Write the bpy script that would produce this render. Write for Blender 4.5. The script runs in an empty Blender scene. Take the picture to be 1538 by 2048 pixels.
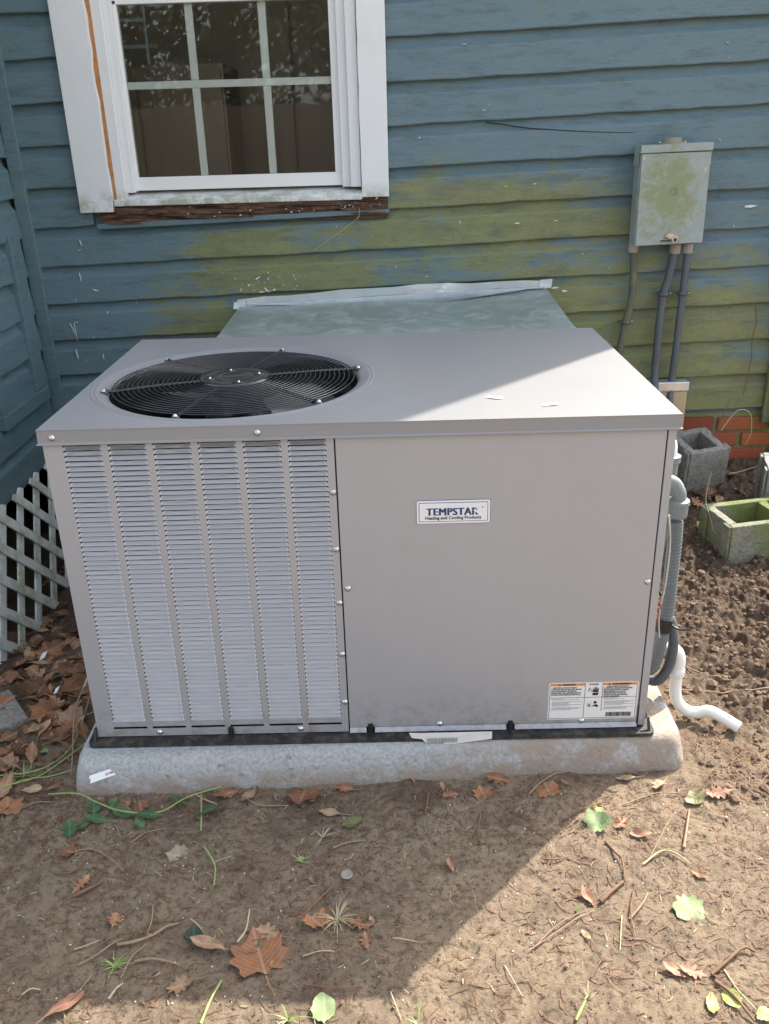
import bpy, bmesh, math, random
import numpy as np
from mathutils import Vector, Matrix
S = bpy.context.scene
C = S.collection
R = math.radians
random.seed(7)

# ------------------------------------------------------------------ camera, sky, sun, exposure
cam = bpy.data.cameras.new('camera')
co = bpy.data.objects.new('camera', cam); C.objects.link(co); S.camera = co
_p, _y, _r = .40943, -.012566, -.029536
_f = Vector((math.sin(_y)*math.cos(_p), math.cos(_y)*math.cos(_p), -math.sin(_p)))
_rt = Vector((math.cos(_y), -math.sin(_y), 0)); _up = _rt.cross(_f)
_a = _rt*math.cos(_r) + _up*math.sin(_r); _b = -_rt*math.sin(_r) + _up*math.cos(_r)
co.matrix_world = Matrix(((_a.x, _b.x, -_f.x, .68625), (_a.y, _b.y, -_f.y, -1.60072), (_a.z, _b.z, -_f.z, 1.23895), (0, 0, 0, 1)))
cam.sensor_fit = 'VERTICAL'; cam.sensor_height = 36; cam.lens = 1747.7*36/2048
cam.clip_start = .05; cam.clip_end = 400

w = bpy.data.worlds.new('World'); S.world = w; w.use_nodes = True
sk = w.node_tree.nodes.new('ShaderNodeTexSky'); sk.sky_type = 'NISHITA'; sk.sun_disc = False
sk.sun_elevation = R(45); sk.sun_rotation = R(44.2); sk.air_density = 1.0; sk.dust_density = 2.5; sk.ozone_density = .35
hs = w.node_tree.nodes.new('ShaderNodeHueSaturation'); hs.inputs['Saturation'].default_value = .5   # sky colour desaturated so the light in the shade turns neutral
w.node_tree.links.new(sk.outputs[0], hs.inputs['Color']); w.node_tree.links.new(hs.outputs[0], w.node_tree.nodes['Background'].inputs[0])
w.node_tree.nodes['Background'].inputs[1].default_value = .15
sl = bpy.data.lights.new('sun', 'SUN'); sl.energy = 2.75; sl.angle = R(.55); sl.color = (1, .93, .82)
so = bpy.data.objects.new('sun', sl); C.objects.link(so)
so.rotation_euler = Vector((-.571, -.587, -.818)).to_track_quat('-Z', 'Y').to_euler()
so.location = (6, 6, 8)
S.view_settings.view_transform = 'Standard'; S.view_settings.look = 'None'
S.view_settings.exposure = 1.85; S.view_settings.gamma = 1
S.view_settings.use_curve_mapping = False
S.render.engine = 'CYCLES'

# ------------------------------------------------------------------ material helpers
class N:
    def __init__(s, name, rough=.6, metal=0, spec=.5):
        s.m = bpy.data.materials.new(name); s.m.use_nodes = True
        s.t = s.m.node_tree; s.b = s.t.nodes['Principled BSDF']
        s.b.inputs['Roughness'].default_value = rough; s.b.inputs['Metallic'].default_value = metal
        s.b.inputs['Specular IOR Level'].default_value = spec
        s.co = s.n('ShaderNodeTexCoord').outputs['Object']
    def n(s, k, **kw):
        x = s.t.nodes.new(k)
        for a, v in kw.items(): setattr(x, a, v)
        return x
    def put(s, i, v):
        if isinstance(v, (int, float)): i.default_value = v
        elif isinstance(v, (tuple, list)):
            i.default_value = tuple(v)+(1,) if len(v) == 3 and i.type == 'RGBA' else v
        else: s.t.links.new(v, i)
    def map(s, sc=(1, 1, 1), rot=(0, 0, 0), v=None):
        x = s.n('ShaderNodeMapping'); x.inputs['Scale'].default_value = sc; x.inputs['Rotation'].default_value = rot
        s.put(x.inputs['Vector'], v or s.co); return x.outputs[0]
    def noise(s, sc, det=4, ro=.55, v=None, dist=0):
        x = s.n('ShaderNodeTexNoise'); x.inputs['Scale'].default_value = sc; x.inputs['Detail'].default_value = det
        x.inputs['Roughness'].default_value = ro; x.inputs['Distortion'].default_value = dist
        s.put(x.inputs['Vector'], v or s.co); return x.outputs[0]
    def vor(s, sc, v=None, feat='F1', out=0):
        x = s.n('ShaderNodeTexVoronoi', feature=feat); x.inputs['Scale'].default_value = sc
        s.put(x.inputs['Vector'], v or s.co); return x.outputs[out]
    def ramp(s, f, *st, interp='LINEAR'):
        x = s.n('ShaderNodeValToRGB'); s.put(x.inputs[0], f); e = x.color_ramp.elements
        x.color_ramp.interpolation = interp
        while len(e) < len(st): e.new(.5)
        for q, (p, c) in zip(e, st):
            q.position = p; q.color = (c, c, c, 1) if isinstance(c, (int, float)) else tuple(c)+(1,)
        return x.outputs[0]
    def mix(s, f, a, b, mode='MIX'):
        x = s.n('ShaderNodeMix', data_type='RGBA', blend_type=mode)
        s.put(x.inputs[0], f); s.put(x.inputs[6], a); s.put(x.inputs[7], b); return x.outputs[2]
    def math(s, op, a, b=0, c=None):
        x = s.n('ShaderNodeMath', operation=op); s.put(x.inputs[0], a); s.put(x.inputs[1], b)
        if c is not None: s.put(x.inputs[2], c)
        return x.outputs[0]
    def blob(s, cx, cy, cz, sx, sy, sz):
        a = s.n('ShaderNodeVectorMath', operation='SUBTRACT'); s.put(a.inputs[0], s.co); a.inputs[1].default_value = (cx, cy, cz)
        b = s.n('ShaderNodeVectorMath', operation='MULTIPLY'); s.put(b.inputs[0], a.outputs[0]); b.inputs[1].default_value = (1/sx, 1/sy, 1/sz)
        c = s.n('ShaderNodeVectorMath', operation='LENGTH'); s.put(c.inputs[0], b.outputs[0])
        x = s.math('SUBTRACT', 1, c.outputs['Value']); return s.math('MAXIMUM', x, 0)
    def random(s): return s.n('ShaderNodeObjectInfo').outputs['Random']
    def col(s, c): s.put(s.b.inputs['Base Color'], c); return s
    def rough(s, c): s.put(s.b.inputs['Roughness'], c); return s
    def bump(s, h, strength=.5, dist=.01):
        x = s.n('ShaderNodeBump'); x.inputs['Strength'].default_value = strength; x.inputs['Distance'].default_value = dist
        s.put(x.inputs['Height'], h)
        if s.b.inputs['Normal'].is_linked:
            s.t.links.new(s.b.inputs['Normal'].links[0].from_socket, x.inputs['Normal'])
        s.t.links.new(x.outputs[0], s.b.inputs['Normal']); return s

def simple(name, c, rough=.5, metal=0, spec=.5, var=.12, sc=30, bump=.1, bd=.001):
    k = N(name, rough, metal, spec); f = k.noise(sc, 4)
    k.col(k.mix(f, tuple(x*(1-var) for x in c), tuple(min(1, x*(1+var)) for x in c)))
    if bump: k.bump(f, bump, bd)
    return k.m

# cabinet paint: warm grey enamel with a fine metallic grain
def cab(name, dusty=False):
    k = N(name, .38, .15, .6)
    f = k.noise(5, 3); g = k.noise(420, 2)
    c = k.mix(f, (.385, .385, .395), (.425, .425, .435)) if not dusty else k.mix(f, (.262, .264, .274), (.292, .295, .305)); c = k.mix(k.math('MULTIPLY', g, .18), c, (.25, .25, .25))
    if not dusty: c = k.mix(k.ramp(k.noise(3, 7, .7, k.map((3, 1, .8))), (.55, 0), (.8, .28)), c, (.30, .285, .27))
    sz = k.n('ShaderNodeSeparateXYZ'); k.put(sz.inputs[0], k.co); spl = k.math('MULTIPLY', k.ramp(sz.outputs[2], (.0, 1), (.13, 0)), k.ramp(k.noise(38, 7, .8), (.46, 0), (.66, .8)))
    if not dusty: c = k.mix(spl, c, (.24, .19, .145))
    if dusty:
        sm = k.noise(5, 8, .7)
        d = k.math('MULTIPLY', k.ramp(sm, (.35, 0), (.9, .7)), k.math('MINIMUM', k.math('MULTIPLY', k.blob(1.05, .35, .73, .55, .6, 1), 1.6), 1))
        c = k.mix(k.math('MULTIPLY', d, .75), c, (.315, .272, .215))
        k.b.inputs['Roughness'].default_value = .42
    k.col(c); k.bump(g, .04, .0004)
    h = k.noise(2.2, 2); k.bump(h, .12, .03)
    return k.m
M = {}
M['cabinet'] = cab('cabinet_paint'); M['lid'] = cab('lid_paint', True)
M['louver'] = N('louver_paint', .25, .35, .7).col((.375, .36, .35)).m
M['black_gloss'] = simple('black_enamel', (.016, .016, .016), .17, 0, .9, bump=.05)
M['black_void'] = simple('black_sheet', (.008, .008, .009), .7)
M['black_plastic'] = simple('black_plastic', (.02, .02, .02), .5, sc=60)
k = N('dusty_black_rail', .7); f = k.noise(40, 6, .7)
M['rail'] = k.col(k.mix(k.ramp(f, (.45, 0), (.75, 1)), (.02, .019, .018), (.11, .09, .075))).bump(f, .3, .001).m
M['screw'] = simple('zinc_screw', (.62, .62, .6), .28, .9, bump=0)
M['fan'] = simple('fan_blade_grey', (.17, .17, .175), .3, .3)

def siding(name, moss=True, seed=0):
    k = N(name, .42, 0, .45)
    v = k.map((1.2, 1.2, 14)) ; v2 = k.map((3, 3, 60))
    big = k.noise(2.3, 4, .6); grain = k.noise(4, 8, .72, v2, .6); fine = k.noise(30, 6, .6, v)
    c = k.mix(big, (.088, .160, .186), (.128, .212, .236))
    c = k.mix(k.ramp(fine, (.35, 0), (.75, .8)), c, (.165, .215, .228))
    if moss:
        mk = None
        for b in ((.33, 1.67, .78, .62, 1.2, .20), (1.05, 1.67, .93, .85, 1.2, .26), (.2, 1.67, .86, .35, 1.2, .14),
                  (1.75, 1.67, .52, .75, 1.2, .42), (1.3, 1.67, .6, .5, 1.2, .3), (.05, 1.67, .62, .35, 1.2, .12), (2.0, 1.67, .3, .7, 1.2, .28)):
            x = k.blob(*b); mk = x if mk is None else k.math('MAXIMUM', mk, x)
        sx = k.n('ShaderNodeSeparateXYZ'); k.put(sx.inputs[0], k.co)
        lap = k.math('FRACT', k.math('ADD', k.math('MULTIPLY', k.math('SUBTRACT', sx.outputs[2], k.math('MULTIPLY', sx.outputs[0], .027)), 1/.134), 20-(.825+.027*.575)/.134))
        lap = k.math('POWER', k.math('SUBTRACT', 1, lap), 1.6)
        nz = k.math('ADD', k.math('MULTIPLY', k.noise(4.2, 10, .74, k.map((1, 1, 3.2)), .35), .72), k.math('MULTIPLY', k.noise(34, 6, .75, k.map((1, 1, 2))), .28))
        m1 = k.math('ADD', k.math('MULTIPLY', k.math('MULTIPLY', mk, .95), k.math('MULTIPLY_ADD', lap, .6, .72)), k.math('SUBTRACT', k.math('MULTIPLY', nz, 3.0), 1.66))
        m1 = k.ramp(m1, (.02, 0), (.36, .84))
        olive = k.mix(k.noise(9, 5, .6, k.map((1, 1, 3))), (.135, .135, .045), (.34, .35, .085))
        olive = k.mix(k.ramp(k.noise(3.1, 8, .75, k.map((1, 1, 2))), (.52, 0), (.68, .6)), olive, (.16, .145, .09)); olive = k.mix(k.ramp(k.noise(26, 6, .7, v2), (.46, 0), (.66, .9)), olive, (.085, .072, .045))
        c = k.mix(m1, c, olive)
        # bare wood and old paint flakes
        fl = k.noise(48, 6, .75, k.map((1, 1, 2.4)))
        fm = k.math('MULTIPLY', k.ramp(fl, (.665, 0), (.685, 1)), k.ramp(k.noise(2.8, 3), (.52, 0), (.6, 1)))
        c = k.mix(fm, c, (.46, .36, .27))
    # scattered nicks of white primer
    n1 = k.ramp(k.noise(62, 4, .65, k.map((1, 1, .7))), (.725, 0), (.735, 1))
    c = k.mix(n1, c, (.55, .56, .54))
    gr = k.math('MULTIPLY', k.ramp(k.noise(5, 9, .75, k.map((1.6, 1.6, 7))), (.50, 0), (.68, .6)), 1)
    c = k.mix(gr, c, (.060, .085, .085))
    # cracks along the grain
    cr = k.ramp(k.noise(7, 10, .8, k.map((1.5, 1.5, 34)), .4), (.575, 0), (.66, 1))
    crm = k.math('MULTIPLY', cr, k.ramp(k.noise(1.9, 3), (.42, .25), (.60, 1)))
    c = k.mix(k.math('MULTIPLY', crm, .65), c, (.04, .05, .045))
    k.col(c); k.rough(k.ramp(fine, (.2, .36), (.8, .58)))
    k.bump(big, .12, .02); k.bump(grain, .6, .003); k.bump(crm, -.8, .003)
    k.bump(k.noise(90, 4, .65), .16, .0012)
    return k.m
M['siding'] = siding('old_blue_paint_on_clapboard')
M['siding_clean'] = siding('blue_paint_on_clapboard', False)

k = N('peeling_white_paint', .45); f = k.noise(55, 7, .7, k.map((1, 1, .35))); g = k.noise(7, 5)
c = k.mix(g, (.72, .73, .71), (.80, .80, .775)); c = k.mix(k.ramp(f, (.72, 0), (.745, 1)), c, (.33, .30, .27))
c = k.mix(k.ramp(k.noise(3, 6, .7), (.55, 0), (.85, .3)), c, (.55, .54, .45))
lo = k.math('MULTIPLY', k.blob(.1, 1.67, 1.02, 1.1, 1, .075), k.ramp(k.noise(16, 6, .7), (.42, 0), (.62, 1)))
c = k.mix(k.math('MINIMUM', k.math('MULTIPLY', lo, 1.3), .75), c, (.30, .30, .17))
M['white'] = k.col(c).bump(f, .25, .0015).bump(k.noise(14, 4, .6, k.map((1, 1, .3))), .2, .004).m
M['vinyl'] = simple('white_vinyl', (.80, .80, .77), .35, sc=8, var=.05)
M['muntin'] = simple('grille_behind_glass', (.88, .90, .88), .5, var=.03)
M['orange_wood'] = simple('bare_orange_wood', (.42, .19, .065), .7, sc=45, var=.5, bump=.5)
k = N('rotten_wood', .85); f = k.noise(16, 9, .75, k.map((1, 1, 6)), .8)
M['rot'] = k.col(k.ramp(f, (.3, (.025, .014, .009)), (.5, (.12, .062, .035)), (.66, (.27, .16, .10)), (.78, (.46, .40, .33)))).bump(f, .9, .008).m
# window glass: clear pane with fresnel reflection
gm = bpy.data.materials.new('window_glass'); gm.use_nodes = True; t = gm.node_tree; t.nodes.clear()
o_ = t.nodes.new('ShaderNodeOutputMaterial'); mx = t.nodes.new('ShaderNodeMixShader'); tr = t.nodes.new('ShaderNodeBsdfTransparent')
gl = t.nodes.new('ShaderNodeBsdfGlossy'); fr = t.nodes.new('ShaderNodeFresnel'); mm = t.nodes.new('ShaderNodeMath')
gl.inputs['Roughness'].default_value = .012; tr.inputs[0].default_value = (.92, .94, .92, 1); fr.inputs[0].default_value = 1.52
mm.operation = 'MULTIPLY'; mm.inputs[1].default_value = .85
nb = t.nodes.new('ShaderNodeBump'); nn = t.nodes.new('ShaderNodeTexNoise'); nn.inputs['Scale'].default_value = 2.5; nn.inputs['Detail'].default_value = 1
nb.inputs['Strength'].default_value = .06; nb.inputs['Distance'].default_value = .004
t.links.new(nn.outputs[0], nb.inputs['Height']); t.links.new(nb.outputs[0], gl.inputs['Normal'])
t.links.new(fr.outputs[0], mm.inputs[0]); t.links.new(mm.outputs[0], mx.inputs[0]); t.links.new(tr.outputs[0], mx.inputs[1])
t.links.new(gl.outputs[0], mx.inputs[2]); t.links.new(mx.outputs[0], o_.inputs[0]); M['glass'] = gm
M['room'] = simple('brown_room_wall', (.42, .33, .25), .8, sc=3, var=.3, bump=0)
M['mortar'] = None
k = N('mossy_mortar', .9); f = k.noise(60, 6, .7); g = k.noise(8, 4)
M['mortar'] = k.col(k.mix(k.ramp(g, (.4, 0), (.6, 1)), (.30, .27, .19), (.23, .25, .08))).bump(f, .6, .004).m
k = N('old_red_brick', .85); f = k.noise(45, 7, .7); rd = k.random()
c = k.ramp(rd, (0, (.24, .055, .03)), (.35, (.44, .12, .045)), (.75, (.50, .17, .055)), (1, (.16, .06, .05)))
c = k.mix(k.ramp(f, (.4, 0), (.75, .6)), c, (.22, .07, .04)); c = k.mix(k.ramp(k.noise(30, 6, .75, dist=1), (.62, 0), (.70, .7)), c, (.5, .45, .38))
c = k.mix(k.ramp(k.noise(11, 6, .7), (.53, 0), (.68, .6)), c, (.14, .17, .04))
M['brick'] = k.col(c).bump(f, .5, .004).m
k = N('galvanised_sheet', .34, .9, .5); f = k.ramp(k.vor(38, out=0), (0, .3), (.8, .7)); g = k.noise(6, 6, .7, dist=1.2)
c = k.mix(k.math('MULTIPLY', g, .7), (.40, .46, .45), (.60, .65, .63)); c = k.mix(.25, c, f, 'OVERLAY')
M['galv'] = k.col(c).rough(k.ramp(g, (.3, .26), (.7, .48))).bump(k.noise(3, 3), .25, .02).m
k = N('scuffed_galvanised_lid', .5, .55, .5); g = k.noise(5, 8, .75, dist=2.5)
M['galv_dull'] = k.col(k.mix(k.ramp(g, (.45, 0), (.62, 1)), (.36, .42, .395), (.52, .58, .555))).rough(k.ramp(g, (.3, .38), (.7, .6))).bump(g, .12, .004).m
k = N('weathered_grey_enamel', .5); g = k.noise(22, 10, .78, dist=.2); h = k.noise(4, 5)
c = k.mix(h, (.27, .32, .31), (.34, .385, .37)); mo = k.ramp(k.math('ADD', g, k.math('MULTIPLY', k.blob(1.65, 1.56, 1.02, .14, .3, .2), .28)), (.52, 0), (.70, .85))
c = k.mix(mo, c, (.22, .25, .11)); c = k.mix(k.ramp(k.noise(38, 6, .7, dist=.6), (.58, 0), (.72, .5)), c, (.46, .51, .50))
M['box'] = k.col(c).bump(g, .15, .002).m
M['emboss'] = M['box']
M['hasp'] = simple('stained_brass_hasp', (.55, .45, .33), .5, .2, sc=60, var=.4)
M['hub'] = simple('mossy_hub', (.24, .235, .15), .6)
k = N('mossy_conduit', .7); g = k.noise(14, 6, .7); M['cond_moss'] = k.col(k.mix(k.ramp(g, (.4, 0), (.6, 1)), (.10, .105, .085), (.17, .17, .06))).m
M['cond_dark'] = simple('slate_grey_conduit', (.085, .095, .105), .45)
M['cond_grey'] = simple('grey_pvc_conduit', (.13, .15, .155), .4)
M['fit_grey'] = simple('grey_pvc_fitting', (.17, .20, .20), .4)
M['fit_old'] = simple('tan_grey_fitting', (.34, .31, .27), .6)
M['pvc'] = simple('white_pvc', (.80, .80, .76), .3, sc=12, var=.04)
M['tape_black'] = simple('black_tape', (.015, .015, .015), .3)
M['foil'] = simple('foil_tape', (.75, .76, .76), .3, .8, sc=12, var=.2, bump=.6, bd=.01)
M['tan'] = simple('tan_board', (.50, .37, .22), .8)
M['red_wire'] = simple('red_wire', (.35, .06, .04), .5)
M['string'] = simple('pale_twisted_string', (.5, .47, .4), .7)
k = N('composite_pad', .75); f = k.noise(120, 6, .75); g = k.noise(6, 6, .7); v = k.vor(160)
c = k.mix(g, (.38, .385, .37), (.51, .515, .50)); c = k.mix(k.ramp(f, (.35, .55), (.6, 0)), c, (.16, .16, .15))
c = k.mix(k.ramp(k.noise(210, 2), (.66, 0), (.7, .8)), c, (.62, .62, .60))
di = k.ramp(k.noise(14, 9, .8), (.60, 0), (.68, .75)); c = k.mix(di, c, (.15, .095, .06))
di2 = k.math('MULTIPLY', k.math('ADD', k.blob(1.2, 0, -.02, .5, .4, .3), k.math('MULTIPLY', k.blob(.6, -.08, -.105, 3, .3, .07), 1.2)), k.ramp(k.noise(16, 7, .75), (.36, 0), (.58, 1.3)))
c = k.mix(k.math('MINIMUM', k.math('MULTIPLY', di2, 1.3), .8), c, (.30, .225, .16))
M['pad'] = k.col(c).bump(f, .6, .004).bump(k.noise(35, 4), .7, .009).m
def concrete(name, mossy):
    k = N(name, .9); f = k.noise(85, 8, .75); g = k.noise(7, 6, .7)
    c = k.mix(g, (.25, .235, .205), (.36, .34, .30)); c = k.mix(k.ramp(f, (.38, .7), (.55, 0)), c, (.11, .10, .085))
    if mossy: c = k.mix(k.ramp(k.noise(5, 7, .7), (.38, 0), (.56, .92)), c, (.15, .19, .045))
    return k.col(c).bump(f, .9, .006).bump(k.noise(30, 3), .5, .01).m
M['block'] = concrete('cinder_block', False); M['block_moss'] = concrete('mossy_cinder_block', True)
k = N('soil', .95, 0, .25)
g = k.noise(1.6, 6, .65); h = k.noise(9, 8, .72, dist=.4); f = k.noise(75, 8, .78)
c = k.mix(k.ramp(g, (.38, 0), (.62, 1)), (.235, .176, .122), (.315, .240, .158))
c = k.mix(k.ramp(h, (.5, 0), (.66, .8)), c, (.135, .092, .064))
soil_shade = k.math('MINIMUM', k.math('MULTIPLY', k.math('MAXIMUM', k.blob(1.95, .85, -.05, .85, 1.15, 1), k.blob(-.6, .9, -.2, .65, 1.3, 1)), 2.5), 1)  # dark dug soil with shadow painted in at right, darker soil at left
soil_shade = k.math('MULTIPLY', soil_shade, k.ramp(h, (.35, 1), (.62, .45)))
c = k.mix(soil_shade, c, (.066, .042, .028))
c = k.mix(k.ramp(f, (.38, .9), (.50, 0)), c, (.085, .058, .042))
c = k.mix(k.ramp(k.noise(28, 7, .8, dist=1.2), (.56, 0), (.70, .8)), c, (.12, .082, .058)); c = k.mix(k.ramp(k.noise(230, 3, .6), (.70, 0), (.75, .75)), c, (.52, .46, .37))
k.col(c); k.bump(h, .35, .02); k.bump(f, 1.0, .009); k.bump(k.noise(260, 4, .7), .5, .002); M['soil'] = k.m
def leafmat(name, stops, rough=.6, sp=.3, spot=(.10, .055, .03)):
    k = N(name, rough, 0, sp); c = k.ramp(k.random(), *stops); v = k.noise(60, 6, .7)
    c = k.mix(k.ramp(v, (.45, 0), (.75, .55)), c, spot); c = k.mix(k.ramp(k.noise(25, 4, .6), (.5, 0), (.7, .5)), c, spot)
    sx = k.n('ShaderNodeSeparateXYZ'); k.put(sx.inputs[0], k.co); axx = k.math('ABSOLUTE', sx.outputs[0])
    side = k.math('ABSOLUTE', k.math('SUBTRACT', k.math('FRACT', k.math('MULTIPLY', k.math('SUBTRACT', sx.outputs[1], k.math('MULTIPLY', axx, .9)), 95)), .5))
    vein = k.math('MAXIMUM', k.ramp(axx, (.0004, 1), (.0014, 0)), k.math('MULTIPLY', k.ramp(side, (.03, 1), (.10, 0)), .7))
    hi = tuple(min(1, a_*1.15+.06) for a_ in stops[-1][1]); c = k.mix(k.math('MULTIPLY', vein, .55), c, hi); k.bump(vein, .5, .001)
    k.col(c); k.bump(k.noise(90, 4), .4, .002)
    k.put(k.b.inputs['Subsurface Weight'], 0.0); return k.m
M['leaf_brown'] = leafmat('dry_brown_leaf', ((0, (.22, .095, .045)), (.35, (.33, .145, .065)), (.7, (.42, .20, .10)), (1, (.30, .20, .12))))
M['leaf_litter'] = leafmat('dull_litter_leaf', ((0, (.09, .042, .026)), (.4, (.19, .085, .042)), (.75, (.27, .13, .065)), (1, (.29, .20, .125))))
M['leaf_tan'] = leafmat('tan_dry_leaf', ((0, (.34, .22, .12)), (1, (.38, .27, .16))), spot=(.25, .15, .08))
M['leaf_pink'] = leafmat('pinkish_tan_leaf', ((0, (.34, .16, .10)), (1, (.38, .20, .13))))
M['leaf_grey'] = leafmat('grey_brown_leaf', ((0, (.30, .24, .16)), (1, (.34, .27, .19))))
M['leaf_green'] = leafmat('dark_green_leaf', ((0, (.035, .085, .03)), (1, (.06, .125, .04))), .32, .5, (.09, .14, .06))
M['leaf_dark'] = leafmat('blackish_green_leaf', ((0, (.03, .05, .035)), (1, (.04, .06, .04))), .4, .5, (.02, .03, .02))
M['leaf_pale'] = leafmat('pale_green_leaf', ((0, (.19, .24, .11)), (1, (.23, .29, .14))), .6, .3, (.20, .26, .12))
M['leaf_olive'] = leafmat('olive_leaf', ((0, (.15, .15, .055)), (1, (.18, .18, .07))), .45, .4)
M['leaf_yellow'] = leafmat('yellow_green_leaf', ((0, (.30, .34, .08)), (1, (.34, .36, .10))), .5, .3, (.3, .34, .1))
M['twig_tan'] = simple('tan_twig', (.27, .185, .115), .8, sc=80, var=.35, bump=.4)
M['twig_brown'] = simple('brown_twig', (.17, .095, .055), .85, sc=80, var=.4, bump=.4)
M['twig_red'] = simple('rusty_needle', (.24, .10, .05), .8)
M['straw'] = simple('pale_straw', (.42, .35, .20), .7, sc=60, var=.2)
M['stem_green'] = simple('green_stem', (.28, .34, .11), .6, sc=60, var=.3)
M['grass'] = simple('grass_blade', (.22, .33, .09), .5, sc=60, var=.4)
M['root'] = simple('orange_root', (.27, .17, .095), .8)
M['crumb'] = simple('soil_crumb', (.15, .098, .065), .95, sc=90, var=.4, bump=.6, bd=.003)
M['fleck'] = simple('white_fleck', (.75, .74, .70), .6)
M['paper'] = simple('dirty_white_paper', (.72, .70, .64), .6, sc=35, var=.12)
M['label_white'] = simple('label_white', (.78, .78, .76), .4, var=.02, bump=0)
M['ink'] = simple('black_ink', (.02, .02, .02), .5, bump=0); M['ink_grey'] = simple('grey_fine_print', (.30, .30, .30), .5, bump=0)
M['ink_blue'] = simple('navy_print', (.012, .04, .16), .35, bump=0)
M['orange'] = simple('orange_band', (.72, .27, .035), .45, bump=0); M['red'] = simple('red_print', (.60, .04, .03), .5, bump=0)
k = N('mossy_white_lattice', .6); g = k.noise(14, 7, .7)
M['lattice'] = k.col(k.mix(k.ramp(g, (.45, 0), (.64, .8)), (.80, .82, .77), (.36, .42, .20))).bump(g, .2, .002).m
M['roof'] = simple('grey_shingle', (.10, .10, .10), .9); M['bark'] = simple('tree_bark', (.10, .075, .055), .9, sc=12, var=.4, bump=.6, bd=.02)
k = N('tree_leaves', .55); M['tree'] = k.col(k.mix(k.noise(1.4, 3), (.03, .05, .018), (.085, .11, .035))).m
M['clear'] = simple('clear_plastic', (.30, .26, .22), .12, 0, .8, bump=0)
M['alu'] = simple('ladder_metal', (.70, .72, .72), .4, .2)

# ------------------------------------------------------------------ mesh helpers
class MB:
    def __init__(s): s.v = []; s.f = []; s.sm = []
    def add(s, vs, fs, smooth=False):
        o = len(s.v); s.v += [tuple(x) for x in vs]; s.f += [tuple(i+o for i in f) for f in fs]; s.sm += [smooth]*len(fs); return s
    def box(s, a, b):
        (x0, y0, z0), (x1, y1, z1) = a, b
        return s.add([(x0, y0, z0), (x1, y0, z0), (x1, y1, z0), (x0, y1, z0), (x0, y0, z1), (x1, y0, z1), (x1, y1, z1), (x0, y1, z1)],
                     [(0, 3, 2, 1), (4, 5, 6, 7), (0, 1, 5, 4), (1, 2, 6, 5), (2, 3, 7, 6), (3, 0, 4, 7)])
    def prism(s, pts, d):   # closed polygon (3D, list) extruded by vector d
        n = len(pts); p = [Vector(q) for q in pts]; q = [x+Vector(d) for x in p]
        return s.add(p+q, [tuple(range(n))[::-1], tuple(range(n, 2*n))]+[(i, (i+1) % n, n+(i+1) % n, n+i) for i in range(n)])
    def tube(s, pts, r, seg=8, cap=True, smooth=True, rf=None):
        P = [Vector(p) for p in pts]; n = len(P); vs = []; T = []
        for i in range(n):
            T.append((P[min(i+1, n-1)]-P[max(i-1, 0)]).normalized())
        u = T[0].orthogonal().normalized()
        for i in range(n):
            u = (u-T[i]*u.dot(T[i])).normalized(); v = T[i].cross(u)
            rr = rf(i/(n-1)) if rf else (r[i] if isinstance(r, (list, tuple)) else r)
            for k in range(seg):
                a = 2*math.pi*k/seg; vs.append(P[i]+(u*math.cos(a)+v*math.sin(a))*rr)
        fs = [(i*seg+k, i*seg+(k+1) % seg, (i+1)*seg+(k+1) % seg, (i+1)*seg+k) for i in range(n-1) for k in range(seg)]
        s.add(vs, fs, smooth)
        if cap: s.add(vs[:seg], [tuple(range(seg))[::-1]]); s.add(vs[-seg:], [tuple(range(seg))])
        return s
    def lathe(s, c, prof, seg=24, axis='Z', smooth=True):
        vs = []
        for r, h in prof:
            for k in range(seg):
                a = 2*math.pi*k/seg; x, y = r*math.cos(a), r*math.sin(a)
                q = {'Z': (x, y, h), 'Y': (x, h, y), 'X': (h, x, y)}[axis]; vs.append(Vector(c)+Vector(q))
        n = len(prof)
        fs = [(i*seg+k, i*seg+(k+1) % seg, (i+1)*seg+(k+1) % seg, (i+1)*seg+k) for i in range(n-1) for k in range(seg)]
        return s.add(vs, fs, smooth)
    def mesh(s, name, mat):
        m = bpy.data.meshes.new(name); m.from_pydata(s.v, [], s.f); m.polygons.foreach_set('use_smooth', s.sm)
        if mat: m.materials.append(mat)
        bm = bmesh.new(); bm.from_mesh(m); bmesh.ops.recalc_face_normals(bm, faces=bm.faces); bm.to_mesh(m); bm.free(); m.update(); return m
def sm_path(pts, n=6):      # Catmull-Rom
    P = [Vector(p) for p in pts]; P = [P[0]*2-P[1]]+P+[P[-1]*2-P[-2]]; out = []
    for i in range(1, len(P)-2):
        for k in range(n):
            t = k/n; a, b, c, d = P[i-1], P[i], P[i+1], P[i+2]
            out.append(.5*((2*b)+(c-a)*t+(2*a-5*b+4*c-d)*t*t+(3*b-3*c+d-a)*t**3))
    out.append(P[-2]); return out
def link(name, me, parent=None, bev=0, kind=None, loc=None):
    o = bpy.data.objects.new(name, me); C.objects.link(o)
    if parent is not None:
        o.parent = parent
        if parent.type == 'EMPTY': o.location = -parent.location
    if loc is not None: o.location = Vector(loc)+(o.location if parent is not None else Vector((0, 0, 0)))
    if bev:
        b = o.modifiers.new('bevel', 'BEVEL'); b.width = bev; b.segments = 2; b.limit_method = 'ANGLE'; b.angle_limit = R(40)
    if kind: o['kind'] = kind
    return o
def put(name, mb, mat, parent=None, **kw): return link(name, mb.mesh(name, M[mat] if isinstance(mat, str) else mat), parent, **kw)
def tag(o, label, cat, group=None):
    o['label'] = label; o['category'] = cat
    if group: o['group'] = group
    return o
def thing(name, loc, label, cat, group=None):
    o = bpy.data.objects.new(name, None); C.objects.link(o); o.location = loc; o.empty_display_size = .05
    return tag(o, label, cat, group)
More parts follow.
